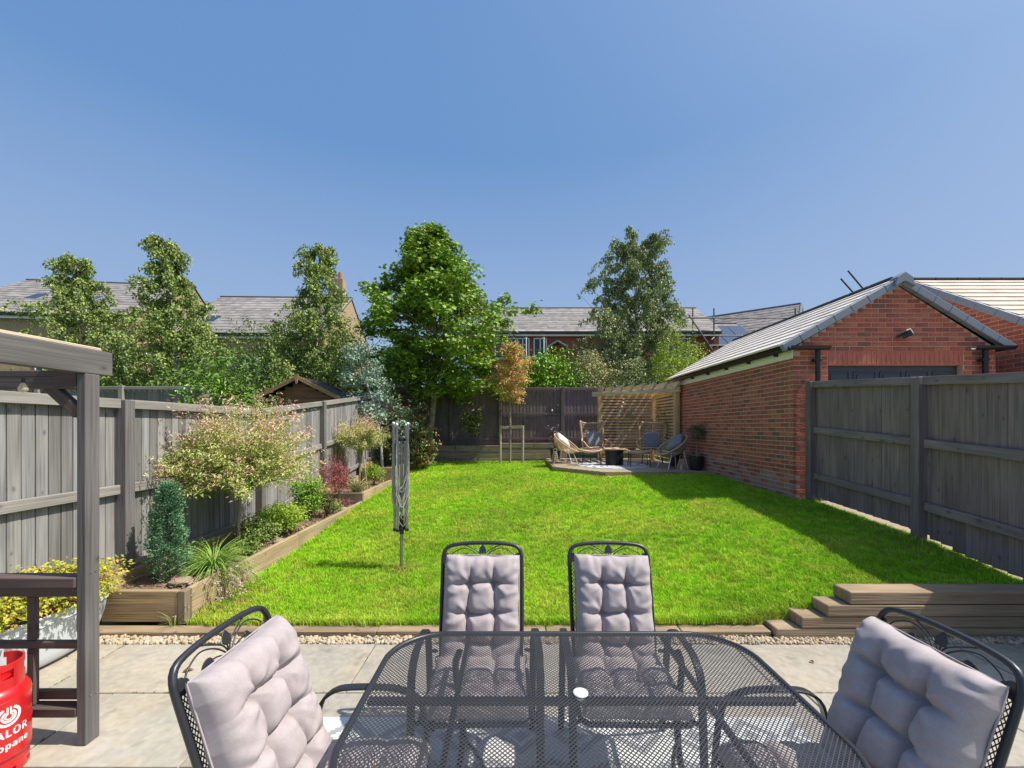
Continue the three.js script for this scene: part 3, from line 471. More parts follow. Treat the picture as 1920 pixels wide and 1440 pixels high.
{
  const backAt = (y) => -0.20 - (y - 0.42) * 0.32;   // z of the back plane at height y
  const hw = 0.225;
  function makeChair() {
    const t = new THREE.Group(); t.name = 'patio_chair';
    const L = [V(-hw + 0.01, 0.40, backAt(0.40)), V(-hw, 0.6, backAt(0.6)), V(-hw - 0.004, 0.93, backAt(0.93)), V(-hw + 0.001, 0.99, backAt(0.99)), V(-hw + 0.018, 1.018, backAt(1.018)), V(-hw + 0.055, 1.032, backAt(1.032)), V(-0.09, 1.041, backAt(1.041)), V(0, 1.043, backAt(1.043))], R = L.slice(0, -1).reverse().map((p) => V(-p.x, p.y, p.z));
    part('back_frame', tube([...L, ...R], 0.0115, 90, 8), M.frame, t);
    part('back_rail', bar(V(-hw, 0.945, backAt(0.945)), V(hw, 0.945, backAt(0.945)), 0.006, 0.012), M.frame, t);
    const lean = new THREE.Matrix4().makeBasis(V(1, 0, 0), V(0, 1, -0.32).normalize(), V(0, 0.32, 1).normalize());
    stuff(part('back_mesh', strandMesh(roundRect(hw * 2 - 0.004, 0.57, 0.01, 2), 0.013, 0.021, 0.003, 0.0016).applyMatrix4(lean.clone().setPosition(0, 0.675, backAt(0.675))), M.strand, t));
    part('seat_frame', tube(roundRect(0.50, 0.48, 0.05, 5).map(([x, z]) => V(x, 0.405 + (z > 0 ? 0.02 : 0), z + 0.02)), 0.0115, 90, 8, true), M.frame, t);
    stuff(part('seat_mesh', strandMesh(roundRect(0.49, 0.46, 0.04, 3), 0.02, 0.02, 0.0032, 0.0016).rotateX(-Math.PI / 2 - 0.04).translate(0, 0.415, 0.02), M.strand, t));
    for (const s of [-1, 1]) part('arm_frame', sweep([V(s * 0.285, 0.006, -0.30), V(s * 0.285, 0.25, -0.25), V(s * 0.285, 0.50, -0.215), V(s * 0.287, 0.615, -0.185), V(s * 0.29, 0.66, -0.12), V(s * 0.292, 0.668, 0.0), V(s * 0.29, 0.662, 0.13), V(s * 0.288, 0.61, 0.215), V(s * 0.285, 0.45, 0.245), V(s * 0.285, 0.2, 0.265), V(s * 0.285, 0.006, 0.30)], V(1, 0, 0), 0.036, 0.013, 60), M.frame, t);
    for (const s of [-1, 1]) { part('bracket', bar(V(s * 0.25, 0.42, 0.23), V(s * 0.28, 0.42, 0.245), 0.02, 0.014), M.frame, t); part('bracket', bar(V(s * 0.24, 0.50, backAt(0.5)), V(s * 0.28, 0.50, -0.215), 0.02, 0.014), M.frame, t); }
    part('stretcher', rod(V(-0.28, 0.17, 0.268), V(0.28, 0.17, 0.268), 0.008), M.frame, t);
    // vine scroll between back rail and hoop
    const at = (x, y, o = 0) => V(x, y, backAt(y) + o), vines = [];
    for (const s of [-1, 1]) {
      vines.push(tube([at(0, 0.95), at(s * 0.05, 0.995), at(s * 0.11, 1.015), at(s * 0.165, 0.995), at(s * 0.185, 0.975)], 0.003, 20, 5), tube([at(0, 0.955), at(s * 0.02, 0.99), at(s * 0.075, 1.02), at(s * 0.11, 1.034)], 0.0028, 16, 5), tube([at(0, 0.95), at(s * 0.05, 0.97), at(s * 0.085, 0.972)], 0.0028, 12, 5));
    }
    vines.push(rod(at(0, 0.945), at(0, 1.0), 0.003, 5));
    part('vine_scroll', mg(vines), M.frame, t);
    const leaf = new THREE.Shape(); leaf.moveTo(0, -0.012); leaf.bezierCurveTo(0.028, -0.02, 0.024, 0.02, 0, 0.034); leaf.bezierCurveTo(-0.024, 0.02, -0.028, -0.02, 0, -0.012);
    const lg = new THREE.ExtrudeGeometry(leaf, { depth: 0.002, bevelEnabled: true, bevelSize: 0.001, bevelThickness: 0.001, bevelSegments: 1, curveSegments: 8 });
    for (const [x, y, a] of [[0, 1.0, 0], [-0.09, 0.968, 1.9], [0.09, 0.968, -1.9], [-0.2, 0.972, 2.5], [0.2, 0.972, -2.5]]) { const m = part('leaf', lg, M.frame, t); m.position.copy(at(x, y, 0.002)); m.rotation.set(-0.31, 0.25 * Math.sign(x), a); }
    return t;
  }
  const spots = [[[-0.165, 0, -2.125], 0.02, 'black mesh patio chair facing the table with the lawn airer behind it'], [[0.558, 0, -2.125], -0.02, 'black mesh patio chair across the table nearest the stepped sleeper wall'], [[-0.595, 0, -1.45], Math.PI / 2 - 0.03, 'black mesh patio chair at the table end towards the gas bottle'], [[1.072, 0, -1.435], -Math.PI / 2 + 0.03, 'black mesh patio chair at the table end towards the stepped sleepers']];
  const proto = makeChair();
  const backPad = [padGeo(0.42, 0.60, 0.105, 3, 4, 1), padGeo(0.42, 0.60, 0.105, 3, 4, 2), padGeo(0.44, 0.60, 0.115, 3, 4, 3), padGeo(0.44, 0.60, 0.115, 3, 4, 4)], seatPad = [padGeo(0.47, 0.47, 0.10, 3, 3, 5), padGeo(0.47, 0.47, 0.10, 3, 3, 6)];
  const cushLabel = ['pale mauve tufted cushion on the chair facing the airer side of the table', 'pale mauve tufted cushion on the far chair by the stepped sleepers', 'pale mauve tufted cushion on the end chair beside the gas bottle', 'pale mauve tufted cushion on the end chair beside the stepped sleepers'];
  spots.forEach(([p, ry, label], i) => {
    const c = i ? proto.clone() : proto; c.name = numbered('patio_chair'); scene.add(c); c.position.set(...p); c.rotation.y = ry; tag(c, label, 'chair', 'mesh chairs round the table');
    const k = thing('chair_cushion', cushLabel[i], 'cushion', p, ry, 'tufted cushions on the mesh chairs');
    const b = part('back_pad', backPad[i], M.cloth, k), yc = 0.70; b.position.set(rr(-0.008, 0.008), yc, backAt(yc) + 0.038); b.rotation.set(-Math.atan(0.32), 0, rr(-0.015, 0.015));
    part('piping', tube(roundRect((i < 2 ? 0.42 : 0.44) * 1.0, 0.60, 0.022, 4).map(([x, y]) => V(x, y, 0.002)), 0.0032, 160, 5, true, 0.3), M.cloth, b);
    const s = part('seat_pad', seatPad[i % 2], M.cloth, k); s.position.set(0, 0.452, 0.035); s.rotation.x = -Math.PI / 2 - 0.05;
    for (const [x, y] of [[-1, 0.16], [1, 0.16]]) part('tie', tube([V(x * 0.205, yc - 0.22, backAt(yc - 0.22) + 0.01), V(x * 0.25, yc - 0.24, backAt(yc - 0.24) - 0.012), V(x * 0.235, yc - 0.30, backAt(yc - 0.3) - 0.02)], 0.004, 10, 5), M.cloth, k);
  });
}

// ---------------------------------------------------------------- gazebo corner, festoon, gas bottle, tub
{
  const t = thing('gazebo', 'grey timber gazebo corner with a railed side panel on the patio', 'gazebo');
  const X = -2.335;
  const put = (name, w, h, d, x, y, z, g, m) => { const p = part(name, cbox(w, h, d, { b: 0.004, g, off: ofs() }), m, t); p.position.set(x, y, z); return p; };
  put('post', 0.05, 2.02, 0.082, X, 1.01, -2.352, 'y', M.gazebo);
  put('post', 0.05, 2.02, 0.082, X, 1.01, -0.6, 'y', M.gazebo); put('post', 0.05, 1.905, 0.082, X - 1.6, 0.9525, -2.352, 'y', M.gazebo); put('side_beam', 0.05, 0.135, 1.95, X, 2.0875, -1.495, 'z', M.gazebo); put('roof_board', 0.14, 0.018, 1.9, X - 0.06, 2.1645, -1.47, 'z', M.paleWood);
  put('cross_beam', 1.6, 0.10, 0.045, X - 0.826, 1.985, -2.33, 'x', M.gazeboDark);
  part('brace', bar(V(X - 0.025, 1.80, -2.335), V(X - 0.19, 1.95, -2.335), 0.04, 0.06), M.gazeboDark, t);
  const rail = (y, h, d, z = -2.345) => put('rail', 1.6, h, d, X - 0.826, y, z, 'x', M.gazeboDark);
  rail(0.885, 0.055, 0.09); rail(0.828, 0.055, 0.035); rail(0.535, 0.04, 0.03); rail(0.245, 0.05, 0.03, -2.372); rail(0.178, 0.05, 0.075);
  for (const x of [-0.30, -0.72, -1.14]) for (const [a, b] of [[0.205, 0.513], [0.558, 0.799]]) put('baluster', 0.042, b - a, 0.03, X + x, (a + b) / 2, -2.348, 'y', M.gazeboDark);
  for (const [y, h] of [[0.70, 0.19], [0.35, 0.21]]) put('corner_block', 0.026, h, 0.03, X - 0.039, y, -2.35, 'y', M.gazeboDark);
  for (const [y, z] of [[0.93, -2.34], [0.93, -2.368], [0.26, -2.338], [0.255, -2.37]]) part('screw', new THREE.CylinderGeometry(0.005, 0.005, 0.004, 10).rotateZ(Math.PI / 2).translate(X + 0.026, y, z), M.steel, t);
  const f = thing('festoon_lights', 'unlit clear festoon bulbs hanging on a cable under the gazebo beam', 'string lights');
  part('cable', tube([V(X - 0.03, 1.99, -2.2), V(-2.42, 1.965, -2.02), V(-2.5, 1.955, -1.85), V(-2.62, 1.975, -1.7), V(-2.8, 1.98, -1.5)], 0.003, 40, 5), M.plasticBlack, f);
  for (const [x, y, z] of [[-2.395, 1.968, -2.09], [-2.46, 1.956, -1.975], [-2.6, 1.972, -1.72]]) {
    part('lamp_holder', new THREE.CylinderGeometry(0.007, 0.009, 0.022, 12).translate(x, y - 0.012, z), M.plasticBlack, f);
    part('bulb', new THREE.LatheGeometry([[0, -0.05], [0.012, -0.047], [0.019, -0.037], [0.019, -0.028], [0.012, -0.012], [0.006, 0]].map(([a, b]) => new THREE.Vector2(a, b)), 18).translate(x, y - 0.022, z), P({ color: lin(1, 0.93, 0.75), roughness: 0.05, transmission: 0.7, thickness: 0 }), f);
  }
}
{
  const t = thing('gas_bottle', 'red propane gas bottle with white lettering beside the gazebo post', 'gas bottle', [-2.625, 0, -2.14]); t.scale.setScalar(0.92);
  const cv = document.createElement('canvas'); cv.width = 2048; cv.height = 640; const c = cv.getContext('2d'), k = 2048 / (2 * Math.PI * 0.158);
  const redCss = '#c1191f'; c.fillStyle = redCss; c.fillRect(0, 0, 2048, 640);
  const cx = 2048 * 77 / 360, Y = (y) => (0.41 - y) * 640 / 0.31, sy = (640 / 0.31) / k;
  c.save(); c.translate(cx, 0); c.scale(1, sy); const y0 = Y(0.325) / sy;
  c.strokeStyle = '#f3efec'; c.lineCap = 'butt'; c.lineWidth = 15; const R0 = 0.049 * k; const arc = (r, a) => { c.beginPath(); c.arc(0, y0, r, (-90 + a) * Math.PI / 180, (270 - a) * Math.PI / 180); c.stroke(); };
  c.lineWidth = 0.013 * k; arc(R0 - 6, 26); c.lineWidth = 0.010 * k; arc(R0 - 0.022 * k, 30); c.lineWidth = 0.007 * k; arc(R0 - 0.034 * k, 38);
  c.fillStyle = '#f3efec'; c.fillRect(-0.010 * k, y0 - 0.05 * k, 0.0075 * k, 0.04 * k); c.fillRect(0.0035 * k, y0 - 0.05 * k, 0.0075 * k, 0.04 * k);
  c.textAlign = 'center'; c.textBaseline = 'middle'; c.font = 'bold ' + Math.round(0.056 * k) + 'px sans-serif'; c.fillText('CALOR', 0, Y(0.235) / sy); c.font = 'bold ' + Math.round(0.047 * k) + 'px sans-serif'; c.fillText('Propane', 0, Y(0.168) / sy);
  c.restore();
  const map = new THREE.CanvasTexture(cv); map.colorSpace = THREE.SRGBColorSpace; map.wrapS = THREE.RepeatWrapping;
  const redSame = P({ color: new THREE.Color(redCss), roughness: 0.35, clearcoat: 0.45, clearcoatRoughness: 0.25 });
  part('body', new THREE.CylinderGeometry(0.158, 0.158, 0.31, 72, 1, true).translate(0, 0.255, 0), P({ map, roughness: 0.35, clearcoat: 0.45, clearcoatRoughness: 0.25 }), t);
  const lat = (pts, seg = 64) => new THREE.LatheGeometry(pts.map(([a, b]) => new THREE.Vector2(a, b)), seg);
  part('shoulder', lat([[0.158, 0.41], [0.155, 0.428], [0.146, 0.447], [0.13, 0.463], [0.105, 0.474], [0.06, 0.481], [0.0, 0.484]].reverse()), redSame, t);
  part('bottom', lat([[0.0, 0.06], [0.10, 0.065], [0.14, 0.078], [0.155, 0.09], [0.158, 0.1]]), redSame, t);
  for (const y of [0.25, 0.405]) part('weld_seam', new THREE.TorusGeometry(0.1575, 0.0022, 6, 72).rotateX(Math.PI / 2).translate(0, y, 0), redSame, t);
  const shroudR = 0.128, ring = (r, y0, y1, a0, a1, th = 0.005) => { const sh = new THREE.Shape(); sh.absarc(0, 0, r + th / 2, a0, a1, false); sh.absarc(0, 0, r - th / 2, a1, a0, true); return new THREE.ExtrudeGeometry(sh, { depth: y1 - y0, bevelEnabled: true, bevelSize: 0.0015, bevelThickness: 0.0015, bevelSegments: 2, curveSegments: 40 }).rotateX(-Math.PI / 2).translate(0, y0, 0); };
  part('foot_ring', mg([ring(0.146, 0.035, 0.09, 0, 6.2831), ring(0.146, 0, 0.014, 0, 6.2831), ...[0, 1, 2, 3, 4, 5].map((i) => ring(0.146, 0.012, 0.037, i * 1.047, i * 1.047 + 0.45))]), redSame, t);
  part('shroud', mg([ring(shroudR, 0.452, 0.512, -2.4, 2.9), ring(shroudR, 0.562, 0.592, -2.4, 2.0), ...[-2.4, -1.15, 0.05, 1.35].map((a) => ring(shroudR, 0.508, 0.565, a, a + 0.55))]), redSame, t);
  const v = part('valve', mg([rod(V(0, 0.478, 0), V(0, 0.53, 0), 0.018, 14), rod(V(-0.05, 0.515, 0.0), V(0.05, 0.515, 0.0), 0.012, 12), new THREE.CylinderGeometry(0.022, 0.022, 0.02, 16).translate(0, 0.54, 0)]), P({ color: lin(0.55, 0.36, 0.12), metalness: 0.85, roughness: 0.35 }), t);
  part('valve_tag', cbox(0.03, 0.045, 0.002, { b: 0.0005 }), M.white, t).position.set(0.03, 0.53, 0.05);
  part('regulator', rod(V(0.045, 0.515, 0.02), V(0.085, 0.52, 0.05), 0.014, 14), M.steel, t);
}
{
  const t = thing('planter_tub', 'chipped white oval metal tub planter against the grey fence', 'planter', [-3.43, 0, -3.12]);
  const oval = (sx, sz, pts) => new THREE.LatheGeometry(pts.map(([a, b]) => new THREE.Vector2(a, b)), 56).scale(sx, 1, sz);
  const enamel = P({ color: lin(0.55, 0.595, 0.63), roughness: 0.4 });
  part('tub', oval(0.155, 0.5, [[0, 0.02], [0.55, 0.02], [0.7, 0.045], [0.80, 0.10], [0.9, 0.22], [0.97, 0.36], [1, 0.385], [0.985, 0.39], [0.95, 0.37], [0.9, 0.3]]), enamel, t);
  part('rim', (() => { const p = []; for (let i = 0; i < 48; i++) { const a = i / 48 * 6.2832; p.push(V(Math.cos(a) * 0.158, 0.388, Math.sin(a) * 0.505)); } return tube(p, 0.009, 110, 8, true); })(), enamel, t);
  part('band', (() => { const p = []; for (let i = 0; i < 48; i++) { const a = i / 48 * 6.2832; p.push(V(Math.cos(a) * 0.1485, 0.325, Math.sin(a) * 0.479)); } return tube(p, 0.007, 110, 8, true); })(), enamel, t);
  const chip = S({ color: lin(0.05, 0.04, 0.035), roughness: 1 });
  for (const [a, y] of [[0.9, 0.35], [0.35, 0.355], [1.25, 0.2]]) { const r = 0.1 + 0, m = part('chipped_enamel', new THREE.CircleGeometry(0.009, 7), chip, t); m.position.set(Math.cos(a) * 0.1527, y, Math.sin(a) * 0.492); m.lookAt(m.getWorldPosition(V(0, 0, 0)).add(V(Math.cos(a) / 0.155, -1, Math.sin(a) / 0.5).normalize())); m.position.x += 0.003; }
  for (const s of [-1, 1]) for (const q of [-1, 1]) part('foot', cbox(0.03, 0.03, 0.03), M.gazeboDark, t).position.set(q * 0.07, 0.014, s * 0.26);
  part('soil', new THREE.CircleGeometry(1, 40).rotateX(-Math.PI / 2).scale(0.145, 1, 0.46).translate(0, 0.345, 0), M.soil, t);
}
// rotary clothes airer, folded
{
  const bx = -1.268, bz = -4.9, y0 = lawnY(bx, bz), t = thing('rotary_airer', 'folded rotary clothes airer standing on the lawn', 'clothes airer', [bx, y0, bz]);
  part('pole', rod(V(0, -0.05, 0), V(0, 0.5, 0), 0.02, 16), M.steel, t); part('collar', rod(V(0, 0.40, 0), V(0, 0.62, 0), 0.026, 16), M.plasticBlack, t); part('inner_pole', rod(V(0, 0.6, 0), V(0, 1.52, 0), 0.017, 12), M.steel, t);
  part('hub', new THREE.CylinderGeometry(0.045, 0.045, 0.04, 16).translate(0, 0.47, 0), M.plasticBlack, t); part('top_hub', new THREE.CylinderGeometry(0.055, 0.05, 0.03, 16).translate(0, 1.48, 0), M.plasticBlack, t);
  const dirs = [[0.072, 0.03], [-0.075, 0.028], [0.03, -0.07], [-0.028, 0.075]];
  const tops = [1.655, 1.66, 1.64, 1.645];
  dirs.forEach(([x, z], i) => {
    const a = part('arm', bar(V(x * 0.95, 0.46, z * 0.95), V(x * 1.12, tops[i], z * 1.12), 0.024, 0.024), M.steel, t); part('end_cap', new THREE.SphereGeometry(0.017, 10, 8).translate(x * 1.12, tops[i] + 0.008, z * 1.12), M.white, a);
    part('strut', bar(V(x * 0.6, 0.86, z * 0.6), V(x * 0.7, 1.46, z * 0.7), 0.014, 0.014), M.steel, t); part('joint', cbox(0.035, 0.03, 0.035), M.plasticBlack, t).position.set(x * 0.8, 0.87, z * 0.8); part('joint', cbox(0.036, 0.034, 0.036), M.plasticBlack, t).position.set(x * 0.95, 0.455, z * 0.95);
  });
  const lineM = S({ color: lin(0.42, 0.41, 0.35), roughness: 0.8 });
  for (let i = 0; i < 40; i++) {
    const [ax, az] = dirs[i % 4], [cx2, cz2] = dirs[(i + 1) % 4], ya = lerp(1.62, 0.9, (i >> 2) / 10), low = lerp(0.58, 0.95, rnd()) * (ya > 1.2 ? 1 : 0.85), sw = rr(0.75, 1.35);
    const side = i % 4 === 0 ? 1 : -1, mx = (ax + cx2) / 2, mz = (az + cz2) / 2;
    part('line', tube([V(ax * 1.1, ya, az * 1.1), V(ax * 1.25, (ya + low) / 2, az * 1.2), V(mx * sw * 1.5 + 0.04 * side * rnd(), low, mz * sw * 1.5 + rr(-0.02, 0.02)), V(cx2 * 1.25, (ya + low) / 2, cz2 * 1.2), V(cx2 * 1.1, ya - 0.02, cz2 * 1.1)], 0.0026, 30, 5), lineM, t);
  }
}

// ---------------------------------------------------------------- brickwork
const brickTints = [[0.40, 0.108, 0.068], [0.45, 0.125, 0.073], [0.35, 0.096, 0.064], [0.40, 0.128, 0.08], [0.31, 0.09, 0.062], [0.47, 0.142, 0.084], [0.215, 0.10, 0.076], [0.24, 0.095, 0.066]];
const brickMats = brickTints.map(([r, g, b]) => S({ color: lin(r * 1.15, g * 1.15, b * 1.15), map: brickMap, bumpMap: roughBump, bumpScale: 0.003, roughness: 0.92 }));
const brickVC = S({ vertexColors: true, color: lin(1.12, 1.12, 1.12), map: brickMap, bumpMap: roughBump, bumpScale: 0.003, roughness: 0.92 });
const limeMat = S({ color: lin(0.40, 0.25, 0.205), map: brickMap, bumpMap: roughBump, bumpScale: 0.003, roughness: 1 });
const bgCache = new Map();
function brickGeo(len) { const v = Math.floor(rnd() * 4), k = len.toFixed(3) + '_' + v; if (!bgCache.has(k)) bgCache.set(k, cbox(len - 0.002, 0.063, 0.1025, { b: 0.0025, off: [v * 0.31, v * 0.17] })); return bgCache.get(k); }
// lays stretcher bond along the wall; span(y) gives the [from, to] pieces of a course; frame maps (along, y) to the place
function bond(y0, y1, span, frame, rot, odd = 0, quoin = true) {
  const list = [];
  for (let y = y0, k = 0; y < y1; y += 0.075, k++) for (const [a, b, corner] of span(y + 0.0325, k)) {
    let u = a + (corner && quoin && (k + odd) % 2 ? 0.1125 : 0), first = true;
    const bondOff = corner ? 0 : ((k + odd) % 2) * 0.1125;
    if (!corner) { const g = Math.floor((a - bondOff) / 0.225) * 0.225 + bondOff; u = a; let e = g + 0.215; if (e > u + 0.04) { list.push([u, Math.min(e, b), y]); } u = g + 0.225; }
    while (u < b - 0.03) { const e = Math.min(u + 0.215, b); list.push([u, e, y]); u = e + 0.01; }
  }
  return list.map(([a, b, y]) => ({ len: b - a, p: frame((a + b) / 2, y + 0.0325), rot, y }));
}
function lay(parent, bricks, max, lime) {
  bricks.sort((p, q) => q.size - p.size);
  const rest = [];
  bricks.forEach((k, i) => {
    const t = rnd() < 0.06 ? 6 + Math.floor(rnd() * 2) : Math.floor(rnd() * 6), len = Math.round(k.len * 200) / 200, g = brickGeo(len), pale = lime && lime(k);
    const jit = rr(-0.0012, 0.0012), pos = k.p.clone().addScaledVector(V(Math.sin(k.rot), 0, Math.cos(k.rot)), jit);
    if (i < max) { const m = part('brick', g, pale ? limeMat : brickMats[t], parent); m.position.copy(pos); m.rotation.y = k.rot; }
    else rest.push(paint(g.clone().rotateY(k.rot).translate(pos.x, pos.y, pos.z), pale ? [0.36, 0.22, 0.18] : brickTints[t]));
  });
  if (rest.length) stuff(part('brickwork', mg(rest), brickVC, parent));
}
const tileM = [[0.60, 0.52, 0.43], [0.64, 0.555, 0.46], [0.57, 0.495, 0.41]].map(([r, g, b]) => S({ color: lin(r, g, b), map: roofMap, bumpMap: roughBump, bumpScale: 0.002, roughness: 0.75 }));
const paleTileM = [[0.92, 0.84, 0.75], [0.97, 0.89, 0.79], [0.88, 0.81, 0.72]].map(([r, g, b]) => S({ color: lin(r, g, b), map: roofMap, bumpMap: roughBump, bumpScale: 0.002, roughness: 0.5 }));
// one slope of tile courses between an eave line and a ridge line; out = the way down the slope in the level
function courses(parent, eaveA, eaveB, ridgeA, n, mats, th = 0.034, name = 'tile_course') {
  const L = eaveA.distanceTo(eaveB), ax = eaveB.clone().sub(eaveA).normalize(), up = ridgeA.clone().sub(eaveA), SL = up.length(); up.normalize();
  let nor = ax.clone().cross(up); if (nor.y < 0) nor.negate();
  const exp = SL / n, z = up.clone().multiplyScalar(-1), x = nor.clone().cross(z);
  for (let i = 0; i < n; i++) {
    const w = exp * 1.18, g = cbox(L, th, w, { b: 0.003, off: [rr(0, 9), rr(0, 3)] }), m = part(name, g, pick(mats), parent);
    const c = eaveA.clone().addScaledVector(ax, L / 2).addScaledVector(up, exp * (i + 0.5) + exp * 0.09).addScaledVector(nor, th * 0.9);
    m.applyMatrix4(new THREE.Matrix4().makeBasis(x, nor, z).setPosition(c)); m.rotateX(-0.075 * 0.24 / exp);
  }
}
// garage
{
  const t = thing('garage', 'red brick garage with tiled pitched roof and black guttering', 'garage');
  const x0 = 4.43, x1 = 7.62, zf = -6.72, zb = -11.56, yb = 0.45, eave = 2.985, rx = 6.08, ry = 3.97, slope = (x) => x < rx ? lerp(eave, ry, (x - x0) / (rx - x0)) : lerp(ry, eave, (x - rx) / (x1 - rx));
  const dx0 = 4.975, dx1 = 7.11, dTop = 2.70, i = 0.0035;
  const sh = new THREE.Shape(); [[x0 + i, yb - 0.3], [x1 - i, yb - 0.3], [x1 - i, eave - 0.01], [rx, ry - 0.02], [x0 + i, eave - 0.01]].forEach(([a, b], k) => k ? sh.lineTo(a, b) : sh.moveTo(a, b));
  part('wall', new THREE.ExtrudeGeometry(sh, { depth: -zb + zf - 0.13, bevelEnabled: false }).translate(0, 0, zb + 0.006), M.mortar, t);
  const front = sh.clone(), hole = new THREE.Path(); [[dx0 + i, yb - 0.2], [dx0 + i, dTop + i], [dx1 - i, dTop + i], [dx1 - i, yb - 0.2]].forEach(([a, b], k) => k ? hole.lineTo(a, b) : hole.moveTo(a, b)); front.holes.push(hole);
  part('front_wall', new THREE.ExtrudeGeometry(front, { depth: 0.112, bevelEnabled: false }).translate(0, 0, zf - 0.118), M.mortar, t);
  const bricks = [];
  const sol = 0.215;
  bond(yb, ry, (y, k) => {
    const hi = y + 0.04, lim0 = hi > eave ? x0 + (hi - eave) / (ry - eave) * (rx - x0) : x0, lim1 = hi > eave ? x1 - (hi - eave) / (ry - eave) * (x1 - rx) : x1;
    if (lim1 - lim0 < 0.1) return [];
    const a = lim0 - x0, b = lim1 - x0;
    if (y < dTop + sol + 0.02) return [[a, dx0 - x0 - (y > dTop ? 0.008 : 0), a === 0], [dx1 - x0 + (y > dTop ? 0.008 : 0), b, false]];
    return [[a, b, a === 0]];
  }, (u, y) => V(x0 + u, y, zf - 0.05125), 0, 1).forEach((k) => { k.size = k.y > 2.15 ? 3 + k.len : 0.3; bricks.push(k); });
  bond(yb, eave - 0.17, () => [[0, -zb + zf, true]], (u, y) => V(x0 + 0.05125, y, zf - u), -Math.PI / 2, 0).forEach((k) => { k.size = 1 - (-k.p.z - 6.7) * 0.1 + (k.len > 0.2 ? 0.05 : 0) - (k.y > 1.2 ? 0 : 0.02); bricks.push(k); });
  lay(t, bricks, 300, (k) => k.rot !== 0 && k.y < yb + 0.48 + 0.055 * (-k.p.z - 6.7) && k.y > yb + 0.12 && rnd() < 0.55);
  const lint = S({ color: lin(0.52, 0.165, 0.10), map: brickMap, bumpMap: roughBump, bumpScale: 0.002, roughness: 0.9 }), nS = 28, sw = (dx1 - dx0 + 0.0) / nS;
  for (let k = 0; k < nS; k++) part('lintel_brick', cbox(sw - 0.007, sol, 0.104, { b: 0.003, g: 'y', off: [k * 0.3, 0.1] }), lint, t).position.set(dx0 + sw * (k + 0.5), dTop + 0.006 + sol / 2, zf - 0.0512);
  // door
  const dm = P({ color: lin(0.045, 0.053, 0.065), roughness: 0.4 }), door = part('garage_door', cbox(dx1 - dx0 - 0.02, dTop - yb - 0.01, 0.03, { b: 0.003 }), dm, t); door.position.set((dx0 + dx1) / 2, (dTop + yb) / 2, zf - 0.105);
  for (let r = 0; r < 4; r++) for (let c = 0; c < 5; c++) { const w = 0.34, h = 0.40; part('door_panel', mg([tr(cbox(w, 0.02, 0.02), 0, h / 2, 0), tr(cbox(w, 0.02, 0.02), 0, -h / 2, 0), tr(cbox(0.02, h, 0.02), -w / 2, 0, 0), tr(cbox(0.02, h, 0.02), w / 2, 0, 0), tr(cbox(w - 0.09, h - 0.09, 0.018, { b: 0.008 }), 0, 0, 0)]), dm, door).position.set(-0.84 + c * 0.42, 0.83 - r * 0.52, 0.018); }
  // roof
  const roof = part('roof', new THREE.ExtrudeGeometry((() => { const s = new THREE.Shape(); s.moveTo(x0 - 0.18, eave - 0.02); s.lineTo(rx, ry + 0.06); s.lineTo(x1 + 0.18, eave - 0.02); s.lineTo(x1 + 0.18, eave + 0.0); s.lineTo(rx, ry + 0.085); s.lineTo(x0 - 0.18, eave + 0.0); return s; })(), { depth: -zb + zf + 0.02, bevelEnabled: false }).translate(0, 0, zb), M.gutter, t);
  courses(roof, V(x0 - 0.22, eave - 0.012, zf + 0.015), V(x0 - 0.22, eave - 0.012, zb - 0.02), V(rx, ry + 0.075, zf + 0.015), 9, paleTileM);
  courses(roof, V(x1 + 0.22, eave - 0.012, zf + 0.015), V(x1 + 0.22, eave - 0.012, zb - 0.02), V(rx, ry + 0.075, zf + 0.015), 9, tileM);
  for (let k = 0; k < 11; k++) part('ridge_tile', cbox(0.20, 0.05, 0.435, { b: 0.02, g: 'z', off: ofs() }), S({ color: lin(0.07, 0.065, 0.062), roughness: 0.8 }), roof).position.set(rx, ry + 0.105, zf - 0.22 - k * 0.445);
  for (const [a, b] of [[V(x0 - 0.20, eave - 0.03, 0), V(rx, ry + 0.05, 0)], [V(x1 + 0.20, eave - 0.03, 0), V(rx, ry + 0.05, 0)]]) {
    const n = 7; for (let k = 0; k < n; k++) { const p = a.clone().lerp(b, k / n), q = a.clone().lerp(b, (k + 0.985) / n); p.z = q.z = zf + 0.045; part('verge_unit', bar(p, q, 0.09, 0.115, { b: 0.008 }), M.trim, roof); }
  }
  part('ridge_cap', (() => { const s = new THREE.Shape(); s.moveTo(-0.15, -0.11); s.lineTo(-0.115, 0.02); s.lineTo(0, 0.10); s.lineTo(0.115, 0.02); s.lineTo(0.15, -0.11); s.lineTo(0, -0.03); return new THREE.ExtrudeGeometry(s, { depth: 0.13, bevelEnabled: true, bevelSize: 0.006, bevelThickness: 0.006, bevelSegments: 1 }); })().translate(rx, ry + 0.055, zf - 0.005), M.trim, roof);
  // fascia, gutter, brackets, downpipes
  part('fascia', cbox(0.02, 0.165, 2.4, { b: 0.003, g: 'z' }), M.cream, t).position.set(x0 - 0.012, eave - 0.095, zf - 1.2); part('fascia', cbox(0.018, 0.165, 2.42, { b: 0.003, g: 'z' }), M.cream, t).position.set(x0 - 0.012, eave - 0.096, zf - 3.63);
  const half = (L) => { const s = new THREE.Shape(); s.absarc(0, 0, 0.057, Math.PI, 2 * Math.PI, false); s.lineTo(0.052, 0); s.absarc(0, 0, 0.052, 2 * Math.PI, Math.PI, true); return new THREE.ExtrudeGeometry(s, { depth: L, bevelEnabled: false, curveSegments: 12 }); };
